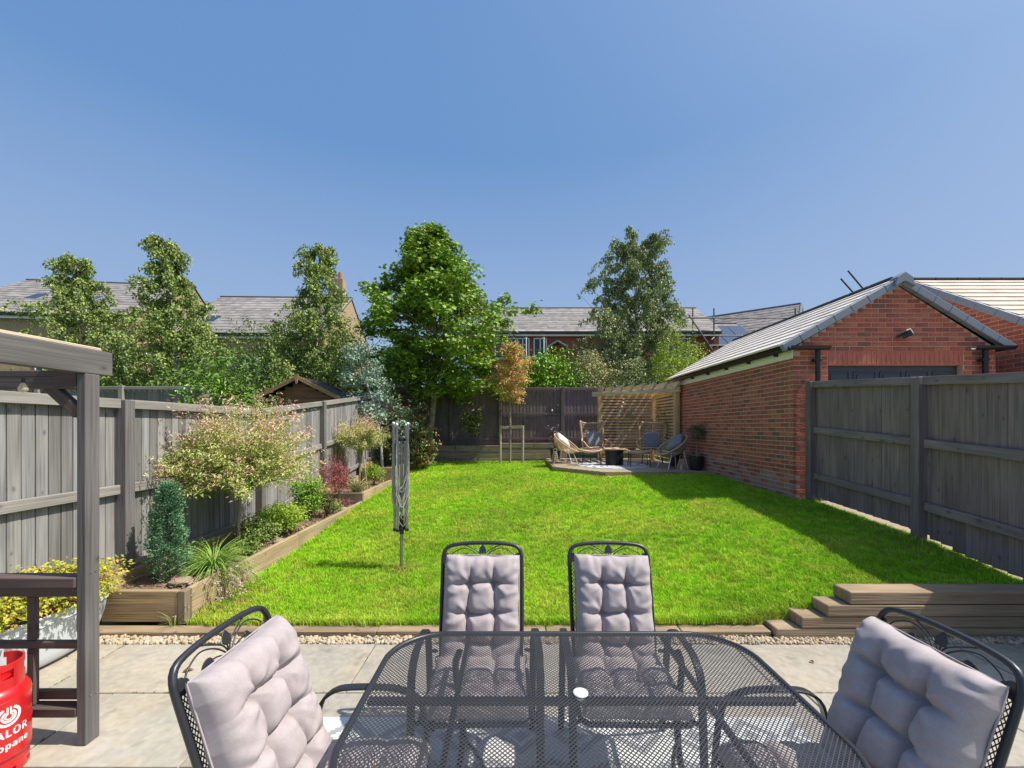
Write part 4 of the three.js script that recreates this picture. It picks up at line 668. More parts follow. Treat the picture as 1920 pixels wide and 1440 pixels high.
  for (const [xx, s] of [[x0 - 0.085, 1], [x1 + 0.085, -1]]) {
    part('gutter', half(4.95).translate(xx, eave - 0.01, zb), M.gutter, t);
    part('gutter', half(0.62).rotateY(Math.PI / 2).translate(s > 0 ? xx - 0.06 : xx - 0.56, eave - 0.008, zf + 0.12), M.gutter, t);
    const px = s > 0 ? 4.765 : 7.37; part('downpipe', rod(V(px, 0.45, zf + 0.075), V(px, eave - 0.05, zf + 0.075), 0.036, 16), M.gutter, t); part('pipe_clip', cbox(0.12, 0.03, 0.09), M.gutter, t).position.set(px, 2.77, zf + 0.05);
  }
  for (let k = 0; k < 6; k++) part('gutter_bracket', cbox(0.09, 0.05, 0.02), M.gutter, t).position.set(x0 - 0.05, eave - 0.075, zf - 0.35 - k * 0.82);
  const l = thing('security_light', 'small black and white security light on the garage gable', 'light fitting', [6.11, 3.16, zf]);
  part('bracket', rod(V(-0.05, -0.01, 0.005), V(0, 0, 0.07), 0.016, 12), M.plasticBlack, l); part('lamp_body', rod(V(-0.02, -0.02, 0.06), V(0.05, 0.03, 0.15), 0.048, 20), M.plasticBlack, l); part('lamp_cover', rod(V(0.035, 0.03, 0.10), V(0.065, 0.05, 0.135), 0.050, 20, 0.046), M.white, l);
}
// neighbouring garage to the right
{
  const t = thing('garage', 'second brick garage roof and gable rising behind the first', 'garage');
  const X0 = 8.2, X1 = 13.5, dr = 8.78, ry = 4.66, half = 2.7, eave = 2.90, i = 0.006, wallS = new THREE.Shape();
  [[-half + i, 0.2], [half - i, 0.2], [half - i, eave], [0, ry - 0.02], [-half + i, eave]].forEach(([a, b], k) => k ? wallS.lineTo(a, b) : wallS.moveTo(a, b));
  part('wall', new THREE.ExtrudeGeometry(wallS, { depth: X1 - X0, bevelEnabled: false }).rotateY(Math.PI / 2).translate(X0 + i, 0, -dr), M.mortar, t);
  const list = bond(0.6, ry, (y) => { const hi = y + 0.04, c = hi > eave ? half * (ry - hi) / (ry - eave) : half; return c > 0.1 ? [[half - c, half + c, false]] : []; }, (u, y) => V(X0 + 0.05125, y, -dr + half - u), -Math.PI / 2).filter((k) => k.y > 1.9 && k.p.z > -9.4);
  list.forEach((k) => { k.size = k.y; }); lay(t, list, 260);
  const roof = part('roof', new THREE.ExtrudeGeometry((() => { const s = new THREE.Shape(); s.moveTo(-half - 0.2, eave - 0.10); s.lineTo(0, ry + 0.03); s.lineTo(half + 0.2, eave - 0.10); s.lineTo(half + 0.2, eave - 0.07); s.lineTo(0, ry + 0.06); s.lineTo(-half - 0.2, eave - 0.07); return s; })(), { depth: X1 - X0, bevelEnabled: false }).rotateY(Math.PI / 2).translate(X0, 0, -dr), M.gutter, t);
  courses(roof, V(X0 - 0.03, eave - 0.08, -dr + half + 0.22), V(X1, eave - 0.08, -dr + half + 0.22), V(X0 - 0.03, ry + 0.055, -dr), 14, tileM);
  for (let k = 0; k < 12; k++) part('ridge_tile', cbox(0.435, 0.05, 0.2, { b: 0.02, off: ofs() }), S({ color: lin(0.07, 0.065, 0.062), roughness: 0.8 }), roof).position.set(X0 + 0.2 + k * 0.445, ry + 0.09, -dr);
  for (const s of [1, -1]) for (let k = 0; k < 9; k++) { const a = V(X0 - 0.04, eave - 0.09, -dr + s * (half + 0.2)), b = V(X0 - 0.04, ry + 0.03, -dr), p = a.clone().lerp(b, k / 9), q = a.clone().lerp(b, (k + 0.985) / 9); part('verge_unit', bar(p, q, 0.08, 0.12, { b: 0.006 }), M.trim, roof); }
}

// ---------------------------------------------------------------- houses behind
const slateM = [[0.30, 0.285, 0.275], [0.34, 0.32, 0.305], [0.275, 0.26, 0.255]].map(([r, g, b]) => S({ color: lin(r, g, b), map: slateMap, roughness: 0.75 }));
const farBrick = S({ color: lin(0.30, 0.088, 0.058), map: brickMap, bumpMap: roughBump, bumpScale: 0.004, roughness: 1 }), tanBrick = S({ color: lin(0.44, 0.31, 0.19), map: brickMap, roughness: 1 });
function house(name, label, { pos, turn = 0, w, d, eave, ridge, base = 0.4, wall, rows = 14, wins = [], chim = [], over = 0.25, sky = [] }) {
  const t = thing(name, label, 'house', pos, turn);   // ridge along local x, front towards local +z
  const s = new THREE.Shape(); [[-d / 2, base], [d / 2, base], [d / 2, eave], [0, ridge - 0.05], [-d / 2, eave]].forEach(([a, b], k) => k ? s.lineTo(a, b) : s.moveTo(a, b));
  part('wall', new THREE.ExtrudeGeometry(s, { depth: w, bevelEnabled: false }).rotateY(Math.PI / 2).translate(-w / 2, 0, 0), wall, t);
  const roof = part('roof', new THREE.ExtrudeGeometry((() => { const q = new THREE.Shape(), k = (ridge - eave) / (d / 2) * over; q.moveTo(-d / 2 - over, eave - k); q.lineTo(0, ridge); q.lineTo(d / 2 + over, eave - k); q.lineTo(d / 2 + over, eave - k + 0.05); q.lineTo(0, ridge + 0.05); q.lineTo(-d / 2 - over, eave - k + 0.05); return q; })(), { depth: w + 0.1, bevelEnabled: false }).rotateY(Math.PI / 2).translate(-w / 2 - 0.05, 0, 0), M.gutter, t);
  const k = (ridge - eave) / (d / 2) * over;
  courses(roof, V(-w / 2 - 0.08, eave - k + 0.045, d / 2 + over + 0.03), V(w / 2 + 0.08, eave - k + 0.045, d / 2 + over + 0.03), V(-w / 2 - 0.08, ridge + 0.05, 0), rows, slateM, 0.05, 'slate_course');
  part('ridge', cbox(w + 0.16, 0.1, 0.24, { b: 0.03 }), S({ color: lin(0.09, 0.085, 0.085), roughness: 0.9 }), roof).position.set(0, ridge + 0.10, 0);
  part('gutter', cbox(w + 0.1, 0.11, 0.11, { b: 0.03 }), M.gutter, t).position.set(0, eave - k + 0.0, d / 2 + over + 0.02);
  part('fascia', cbox(w + 0.05, 0.2, 0.04), M.white, t).position.set(0, eave - k - 0.07, d / 2 + over - 0.06);
  for (const [x, y, ww, hh, n = 2, open] of wins) {
    const f = part('window', mg([tr(cbox(ww, 0.07, 0.07), 0, hh / 2, 0), tr(cbox(ww, 0.07, 0.07), 0, -hh / 2, 0), ...Array.from({ length: n + 1 }, (_, i) => tr(cbox(0.06, hh, 0.07), -ww / 2 + ww * i / n, 0, 0))]), M.white, t); f.position.set(x, y, d / 2 + 0.02);
    for (let i = 0; i < n; i++) part('pane', new THREE.BoxGeometry(ww / n - 0.06, hh - 0.06, 0.012).translate(-ww / 2 + ww * (i + 0.5) / n, 0, 0.005), M.glass, f);
    if (open) { const o = part('open_casement', mg([tr(cbox(0.5, 0.06, 0.05), 0.25, hh / 2 - 0.05, 0), tr(cbox(0.5, 0.06, 0.05), 0.25, -hh / 2 + 0.05, 0), tr(cbox(0.06, hh - 0.1, 0.05), 0.03, 0, 0), tr(cbox(0.06, hh - 0.1, 0.05), 0.47, 0, 0)]), M.white, f); o.position.set(ww / 2 - 0.5 + 0.1, 0, 0.1); o.rotation.y = -1.1; }
    part('window_sill', cbox(ww + 0.2, 0.07, 0.14), S({ color: lin(0.45, 0.42, 0.36), roughness: 1 }), t).position.set(x, y - hh / 2 - 0.08, d / 2 + 0.06);
  }
  for (const [x, h, z] of chim) { const c = part('chimney', cbox(0.9, h, 0.6, { b: 0.01 }), wall, roof); c.position.set(x, ridge + h / 2 - 0.7, z ?? 0); part('chimney_pot', new THREE.CylinderGeometry(0.12, 0.15, 0.45, 12).translate(0.2, h / 2 + 0.22, 0), S({ color: lin(0.42, 0.17, 0.08), roughness: 1 }), c); part('chimney_pot', new THREE.CylinderGeometry(0.12, 0.15, 0.45, 12).translate(-0.2, h / 2 + 0.22, 0), S({ color: lin(0.42, 0.17, 0.08), roughness: 1 }), c); }
  const pitch = Math.atan2(ridge - eave, d / 2);
  for (const [x, f] of sky) { const m = part('roof_window', mg([cbox(0.7, 0.08, 1.0)]), M.trim, roof); m.position.set(x, lerp(eave, ridge, f) + 0.1, d / 2 * (1 - f)); m.rotation.x = pitch; part('pane', new THREE.BoxGeometry(0.55, 0.02, 0.85).translate(0, 0.045, 0), M.glass, m); }
  return t;
}
house('red_brick_house', 'red brick house with grey slate roof beyond the end fence', { pos: [5.35, 0, -30], w: 15, d: 7, eave: 7.65, ridge: 9.95, base: 0.5, wall: farBrick, rows: 12, wins: [[-5.35, 6.6, 2.1, 1.2, 3, true], [-3.6, 6.6, 0.75, 1.2, 1, true], [1.2, 6.6, 1.3, 1.2, 2], [5, 6.6, 1.3, 1.2, 2]] });
{ const t = thing('porch_gable', 'small dark gable canopy on the red brick house wall', 'canopy', [2.78, 6.6, -26.4]); for (const s of [-1, 1]) part('roof_slope', bar(V(s * 0.62, 0, 0.2), V(0, 0.36, 0.2), 0.5, 0.09), M.trim, t); part('infill', cbox(0.8, 0.2, 0.1), farBrick, t).position.set(0, 0.03, 0.2); }
house('tan_brick_house', 'tan brick house with the wide grey roof beyond the gazebo', { pos: [-23.0, 0, -24.6], turn: 0.12, w: 8.6, d: 9, eave: 7.1, ridge: 9.9, wall: tanBrick, rows: 14, wins: [[-2.6, 4.7, 1.4, 1.3, 2], [0.6, 4.7, 1.2, 1.3, 2], [3.2, 4.7, 1.2, 1.3, 2]], sky: [[-1.6, 0.42], [1.0, 0.40]] });
house('tan_brick_house', 'tan brick house with two chimneys behind the middle birch', { pos: [-14.5, 0, -27.5], turn: 0.03, w: 8.2, d: 9, eave: 6.8, ridge: 9.95, wall: tanBrick, rows: 14, wins: [[-2.8, 4.9, 1.3, 1.3, 2], [0, 4.9, 1.3, 1.3, 2], [2.8, 5.3, 1.3, 1.3, 2]], sky: [[-2.6, 0.3]], chim: [[3.5, 1.7, 0.8]] });
house('rendered_house', 'house with dark solar panels on its pale roof behind scaffolding', { pos: [15.4, 0, -31], w: 9, d: 8, eave: 6.2, ridge: 9.1, wall: farBrick, rows: 12, wins: [[-1.2, 5.0, 1.7, 1.3, 2], [2.2, 5.0, 1.6, 1.3, 2]] });
{ // gable-fronted wing, solar panels, scaffold
  const g = thing('gable_house', 'distant brick gable with blue-grey verges above the garage roof', 'house', [19.9, 0.35, -29.5], 0.9);
  const s = new THREE.Shape(); [[-3, 0.5], [3, 0.5], [3, 7.0], [0, 9.75], [-3, 7.0]].forEach(([a, b], k) => k ? s.lineTo(a, b) : s.moveTo(a, b)); part('wall', new THREE.ExtrudeGeometry(s, { depth: 6, bevelEnabled: false }).translate(0, 0, -6), farBrick, g);
  const r = part('roof', new THREE.ExtrudeGeometry((() => { const q = new THREE.Shape(); q.moveTo(-3.3, 6.73); q.lineTo(0, 9.76); q.lineTo(3.3, 6.73); q.lineTo(3.3, 6.8); q.lineTo(0, 9.83); q.lineTo(-3.3, 6.8); return q; })(), { depth: 6.2, bevelEnabled: false }).translate(0, 0, -6.1), M.gutter, g);
  courses(r, V(-3.32, 6.76, 0.1), V(-3.32, 6.76, -6), V(0, 9.84, 0.1), 13, slateM, 0.05, 'slate_course');
  for (const q of [-1, 1]) part('verge', bar(V(q * 3.3, 6.8, 0.12), V(0, 9.85, 0.12), 0.12, 0.24), M.trim, r); part('ridge', cbox(0.24, 0.1, 6.2, { b: 0.03 }), M.trim, r).position.set(0, 9.9, -3);
  const sp = thing('solar_panel', 'dark blue solar panel array on the roof behind the scaffolding', 'solar panel', [13.6, 7.72, -28.8]);
  const pm = P({ color: lin(0.018, 0.028, 0.06), roughness: 0.12, clearcoat: 1, clearcoatRoughness: 0.05 }), pit = Math.atan2(2.9, 4); for (let a = 0; a < 5; a++) for (let b = 0; b < 2; b++) { const m = part('panel', cbox(1.02, 0.04, 1.6, { b: 0.006 }), pm, sp); m.position.set(-2.2 + a * 1.06, (0.5 - b) * 1.66 * Math.sin(pit) + 0.17, -(0.5 - b) * 1.66 * Math.cos(pit)); m.rotation.x = pit; }
  const sc = thing('scaffolding', 'steel tube scaffolding along the solar panel house', 'scaffolding', [15, 0, -26.2]);
  const sr = (a, b) => part('scaffold_tube', rod(a, b, 0.045, 8), S({ color: lin(0.16, 0.15, 0.145), metalness: 0.5, roughness: 0.6 }), sc);
  for (const x of [-3.9, -2.6, 2.4, 5.5]) for (const z of [0, -0.9]) sr(V(x, 0.5, z), V(x, z ? 8.2 : 9.0, z)); for (const y of [5.7, 6.7, 7.3, 8.4]) sr(V(-4.3, y, 0.06), V(6, y, 0.06)); for (const x of [-3.9, -2.6, 2.4]) sr(V(x + 0.05, 6.62, 0.3), V(x + 0.05, 6.62, -1.5)); sr(V(-4.2, 8.6, 0.1), V(-2.2, 5.6, 0.1)); sr(V(-2.9, 7.0, 0.3), V(-2.2, 7.5, -0.3));
  for (let k = 0; k < 3; k++) part('scaffold_board', bar(V(-4.2, 5.95, -0.15 - k * 0.24), V(6, 5.95, -0.15 - k * 0.24), 0.225, 0.038), M.oldRail, sc);
  const pole = thing('scaffold_pole', 'pair of slanting poles above the garage roof ridge', 'pole', [21.4, 10.2, -27]); for (const k of [0, 1]) part('pole_tube', rod(V(k * 0.45 - 0.6, 0.9 + k * 0.5, 0), V(1 + k * 0.45, -0.9 + k * 0.4, 0), 0.045, 8), M.gutter, pole);
}
// neighbour's shed
{
  const t = thing('garden_shed', 'brown boarded garden shed with a pitched roof beyond the grey fence', 'shed', [-6.2, 0, -12.5]), wh = 1.02;
  for (let k = 0; k < 22; k++) { const y = 0.6 + k * 0.115, top = y + 0.115, w = top > 2.62 ? Math.max(0, (3.12 - top) / 0.5) * wh : wh; if (w > 0.05) part('cladding_board', cbox(w * 2, 0.112, 0.02, { b: 0.004, off: ofs() }), M.shedWall, t).position.set(0, y + 0.0575, 0.0); }
  part('side_wall', cbox(0.03, 2.0, 2.2), M.shedWall, t).position.set(-wh, 1.6, -1.1); part('side_wall', cbox(0.03, 2.0, 2.2), M.shedWall, t).position.set(wh, 1.6, -1.1);
  for (const s of [-1, 1]) { part('roof_sheet', bar(V(s * 1.24, 2.56, -1.0), V(0, 3.18, -1.0), 2.4, 0.025), S({ color: lin(0.06, 0.06, 0.06), roughness: 1 }), t); part('barge_board', bar(V(s * 1.25, 2.53, 0.2), V(s * 0.01, 3.15, 0.2), 0.022, 0.11), M.shedTrim, t); }
  part('finial', (() => { const s = new THREE.Shape(); s.moveTo(-0.06, 0.16); s.lineTo(0.06, 0.16); s.lineTo(0.03, -0.08); s.lineTo(0, -0.12); s.lineTo(-0.03, -0.08); return new THREE.ExtrudeGeometry(s, { depth: 0.02, bevelEnabled: false }); })().translate(0, 3.07, 0.22), M.shedTrim, t);
  part('hinge_bracket', mg([rod(V(-0.72, 2.55, 0.03), V(-0.72, 2.3, 0.03), 0.012, 8), rod(V(-0.72, 2.5, 0.03), V(-0.8, 2.42, 0.1), 0.02, 8)]), M.steel, t);
}

// ---------------------------------------------------------------- deck corner
const DY = 0.73;
{
  const t = thing('timber_deck', 'low timber deck in the corner beside the garage wall', 'deck');
  for (let d = 9.5, k = 0; d < 13.4; d += 0.125, k++) { const a = deckLeft(d + 0.06) + 0.03, m = part('deck_board', cbox(4.40 - a, 0.028, 0.119, { b: 0.004, off: ofs() }), pick(M.deck), t); m.position.set((4.40 + a) / 2, DY - 0.014, -d - 0.06); }
  const edge = (x0, d0, x1, d1) => part('fascia_board', bar(V(x0, DY - 0.058, -d0), V(x1, DY - 0.058, -d1), 0.028, 0.115), pick(M.sleeper), t);
  edge(2.06, 9.475, 4.42, 9.475); edge(1.06, 10.66, 2.045, 9.485); edge(1.045, 13.3, 1.045, 10.68);
  part('deck_frame', (() => { const s = new THREE.Shape(); [[1.1, 10.7], [2.1, 9.55], [4.36, 9.55], [4.36, 13.3], [1.1, 13.3]].forEach(([a, b], k) => k ? s.lineTo(a, b) : s.moveTo(a, b)); return new THREE.ExtrudeGeometry(s, { depth: 0.25, bevelEnabled: false }).rotateX(-Math.PI / 2); })().translate(0, DY - 0.29, 0), M.gazeboDark, t);
}
{
  const t = thing('corner_pergola', 'corner pergola with slatted screens standing on the deck', 'pergola');
  const post = (x, z, h) => { const m = part('post', cbox(0.12, h, 0.12, { b: 0.006, g: 'y', off: ofs() }), pick(M.newWood), t); m.position.set(x, DY + h / 2, z); };
  post(2.64, -12.85, 1.93); post(4.28, -12.95, 1.93); post(4.30, -11.15, 1.93);
  for (let k = 0; k < 21; k++) { const y = DY + 0.10 + k * 0.088; const a = part('slat', cbox(1.52, 0.05, 0.022, { b: 0.003, off: ofs() }), pick(M.newWood), t); a.position.set(3.46, y, -12.9); const b = part('slat', cbox(0.022, 0.05, 1.66, { b: 0.003, g: 'z', off: ofs() }), pick(M.newWood), t); b.position.set(4.31, y, -12.05); }
  part('front_beam', bar(V(2.42, 2.70, -12.85), V(4.34, 2.70, -11.02), 0.045, 0.13), M.paleWood, t); part('back_beam', bar(V(2.5, 2.70, -12.97), V(4.38, 2.70, -12.97), 0.045, 0.13), pick(M.newWood), t); part('side_beam', bar(V(4.36, 2.70, -11.05), V(4.36, 2.70, -12.94), 0.045, 0.13), pick(M.newWood), t);
  for (let k = 0; k < 8; k++) {
    const f = (k + 0.3) / 7.6, x = lerp(2.55, 4.28, f), z = lerp(-12.75, -11.08, f), s = new THREE.Shape(), L = 13.1 + z + 0.3;
    s.moveTo(0, 0.14); s.lineTo(L, 0.14); s.lineTo(L, 0); s.lineTo(0.22, 0); s.lineTo(0.03, 0.10);
    part('rafter', new THREE.ExtrudeGeometry(s, { depth: 0.047, bevelEnabled: true, bevelSize: 0.003, bevelThickness: 0.003, bevelSegments: 1 }).rotateY(Math.PI / 2).translate(x, 2.745, z + 0.36), M.paleWood, t);
  }
  const f = thing('hanging_lights', 'short string of small pale bulbs hanging inside the corner pergola', 'string lights');
  const pts = [V(3.2, 2.62, -12.2), V(3.17, 2.45, -12.2), V(3.1, 2.2, -12.2), V(3.06, 1.95, -12.2)]; part('cable', tube(pts, 0.004, 16, 5), M.plasticBlack, f);
  for (const [x, y] of [[3.19, 2.53], [3.17, 2.42], [3.13, 2.3], [3.10, 2.18], [3.07, 2.05]]) part('bulb', new THREE.SphereGeometry(0.03, 12, 8).translate(x, y, -12.19), P({ color: lin(0.9, 0.85, 0.62), roughness: 0.2 }), f);
}
// wicker seats
function strands(list, r, seg = 14) { return mg(list.map((p) => tube(p, r, seg, 5))); }
function wingChair(label, pos, ry) {
  const t = thing('wing_chair', label, 'chair', pos, ry, 'rattan wing chairs on the deck');
  const B = (s, h) => { const w = lerp(0.27, 0.33, h), y = 0.36 + 0.64 * h + 0.05 * h * Math.abs(s) ** 3, z = -0.22 - 0.16 * h + 0.17 * Math.abs(s) ** 2.2 * (0.4 + 0.6 * h); return V(s * w, y, z); };
  const rim = []; for (let i = 0; i <= 8; i++) rim.push(B(-1, i / 8)); for (let i = 1; i < 9; i++) rim.push(B(-1 + i / 4.5, 1)); for (let i = 8; i >= 0; i--) rim.push(B(1, i / 8));
  part('back_rim', tube(rim, 0.024, 60, 7), M.rattan, t); t.scale.setScalar(1.1);
  const v = []; for (let i = 0; i <= 16; i++) { const s = -1 + i / 8; v.push([0, 0.33, 0.66, 1].map((h) => B(s, h))); } for (let j = 0; j < 8; j++) { const h = 0.08 + j * 0.12; v.push([-1, -0.5, 0, 0.5, 1].map((s) => B(s, h))); }
  stuff(part('back_weave', strands(v, 0.008), M.rattanDark, t));
  const seat = []; for (let i = 0; i < 24; i++) { const a = i / 24 * 6.283; seat.push(V(Math.cos(a) * 0.30, 0.36 + 0.03 * Math.sin(a), Math.sin(a) * 0.28 + 0.02)); } part('seat_rim', tube(seat, 0.02, 60, 7, true), M.rattan, t);
  const sv = []; for (let i = 0; i < 13; i++) { const x = -0.27 + i * 0.045, q = Math.sqrt(Math.max(0, 1 - (x / 0.3) ** 2)) * 0.27; sv.push([V(x, 0.35, -q + 0.02), V(x, 0.325, 0.02), V(x, 0.37, q + 0.02)]); } stuff(part('seat_weave', strands(sv, 0.010), M.rattan, t));
  for (const s of [-1, 1]) part('arm', tube([B(s, 0.35), V(s * 0.36, 0.54, -0.02), V(s * 0.37, 0.52, 0.14), V(s * 0.31, 0.40, 0.24), V(s * 0.2, 0.37, 0.27)], 0.019, 26, 7), M.rattan, t);
  for (const sx of [-1, 1]) for (const sz of [-1, 1]) part('leg', rod(V(sx * 0.25, 0, sz * 0.24), V(sx * 0.2, 0.35, sz * 0.18), 0.011), M.plasticBlack, t);
  const c = part(numbered('seat_cushion'), padGeoSmall(0.40, 0.46, 0.10), M.greyCloth, scene); tag(c, ry > 0.2 ? 'dark grey cushion in the wing chair by the pale round chair' : 'dark grey cushion in the wing chair under the pergola corner', 'cushion', 'grey cushions in the wing chairs'); c.position.set(pos[0] + Math.sin(ry) * -0.14, pos[1] + 0.63, pos[2] - Math.cos(ry) * 0.14); c.rotation.set(-0.22, ry, 0, 'YXZ');
  return t;
}
function padGeoSmall(w, h, th) { const g = new THREE.SphereGeometry(1, 32, 20), p = g.attributes.position; for (let i = 0; i < p.count; i++) { const f = (a) => Math.sign(a) * Math.pow(Math.abs(a), 0.3); p.setXYZ(i, f(p.getX(i)) * w / 2, f(p.getY(i)) * h / 2, p.getZ(i) * th / 2 * 1.1); } g.computeVertexNormals(); return g; }
wingChair('brown rattan wing chair beside the pale round chair on the deck', [2.36, DY, -12.1], 0.25); wingChair('brown rattan wing chair under the climbing plant on the deck', [3.86, DY, -11.75], -0.30);
function footstool(label, pos, ry) {
  const t = thing('rattan_footstool', label, 'footstool', pos, ry, 'rattan footstools on the deck'), pts = []; for (let i = 0; i < 20; i++) { const a = i / 20 * 6.283, c = Math.cos(a); pts.push(V(c * 0.31, 0.36 + 0.045 * c * c, Math.sin(a) * 0.22)); }
  part('rim', tube(pts, 0.022, 50, 7, true), M.rattan, t); const v = []; for (let i = 0; i < 12; i++) { const x = -0.27 + i * 0.049, q = Math.sqrt(1 - (x / 0.31) ** 2) * 0.21, y = 0.35 + 0.045 * (x / 0.31) ** 2; v.push([V(x, y, -q), V(x, y - 0.03, 0), V(x, y, q)]); } stuff(part('weave', strands(v, 0.012), M.rattan, t));
  for (const sx of [-1, 1]) for (const sz of [-1, 1]) part('leg', rod(V(sx * 0.25, 0, sz * 0.17), V(sx * 0.22, 0.35, sz * 0.14), 0.010), M.plasticBlack, t);
  for (const sz of [-1, 1]) part('stretcher', rod(V(-0.235, 0.18, sz * 0.155), V(0.235, 0.18, sz * 0.155), 0.007), M.plasticBlack, t);
}
footstool('rattan footstool between the pale round chair and the black drum', [2.03, DY, -11.15], 0.1); footstool('rattan footstool between the black drum and the grey cushioned round chair', [3.2, DY, -10.75], -0.1);
function roundChair(label, pos, ry, mat, cushMat, cushLabel, tone) {
  const t = thing('round_chair', label, 'chair', pos, ry, 'round rattan chairs on the deck'), tilt = 0.62, N = 40;
  const ring = (r, y, z, sq = 1) => Array.from({ length: N }, (_, i) => { const a = i / N * 6.283, x = Math.cos(a) * r, q = Math.sin(a) * r * sq; return V(x, y - q * Math.sin(tilt), z + q * Math.cos(tilt)); });
  const O = ring(0.40, 0.56, 0.0), I = ring(0.17, 0.37, -0.13); part('hoop', tube(O, 0.019, 80, 7, true), mat, t); part('inner_hoop', tube(I, 0.012, 50, 6, true), mat, t);
  const v = []; for (let i = 0; i < N; i++) v.push([O[i], O[i].clone().lerp(I[i], 0.55).add(V(0, -0.035, -0.03)), I[i]]); for (const f of [0.12, 0.26, 0.4, 0.55, 0.7, 0.85]) v.push([...O.map((o, i) => o.clone().lerp(I[i], f).add(V(0, -0.035 * Math.sin(f * 3.14), -0.03 * Math.sin(f * 3.14)))), O[0].clone().lerp(I[0], f)]);
  stuff(part('weave', mg(v.map((p) => tube(p, 0.0085, p.length > 4 ? 60 : 10, 5))), tone, t)); part('seat_base', new THREE.CylinderGeometry(0.165, 0.15, 0.012, 28).rotateX(tilt).translate(0, 0.365, -0.13), tone, t);
  for (const sx of [-1, 1]) for (const sz of [-1, 1]) part('leg', rod(V(sx * 0.27, 0, sz * 0.25 - 0.02), V(sx * 0.2, sz > 0 ? 0.36 : 0.42, sz * 0.15 - 0.05), 0.0115), M.white, t); part('leg_ring', tube(Array.from({ length: 16 }, (_, i) => V(Math.cos(i / 16 * 6.283) * 0.22, 0.36, Math.sin(i / 16 * 6.283) * 0.17 - 0.05)), 0.01, 40, 6, true), M.white, t);
  const c = part(numbered('scatter_cushion'), padGeoSmall(0.42, 0.42, 0.13), cushMat, scene); tag(c, cushLabel, 'cushion'); const o = V(0, 0.62, -0.10).applyAxisAngle(V(0, 1, 0), ry); c.position.set(pos[0] + o.x, pos[1] + o.y, pos[2] + o.z); c.rotation.set(-0.75, ry, 0.7, 'YXZ');
}
roundChair('pale rattan round chair with white legs at the open end of the deck', [1.5, DY, -11.75], 1.15, M.rattan, M.paleCloth, 'cream square cushion in the pale round chair', S({ color: lin(0.50, 0.34, 0.19), roughness: 0.7 }));
roundChair('round rattan chair with white legs beside the potted olive', [3.84, DY, -10.28], -1.42, M.rattan, M.greyCloth, 'slate grey cushion tilted in the round chair by the garage', M.rattanDark);
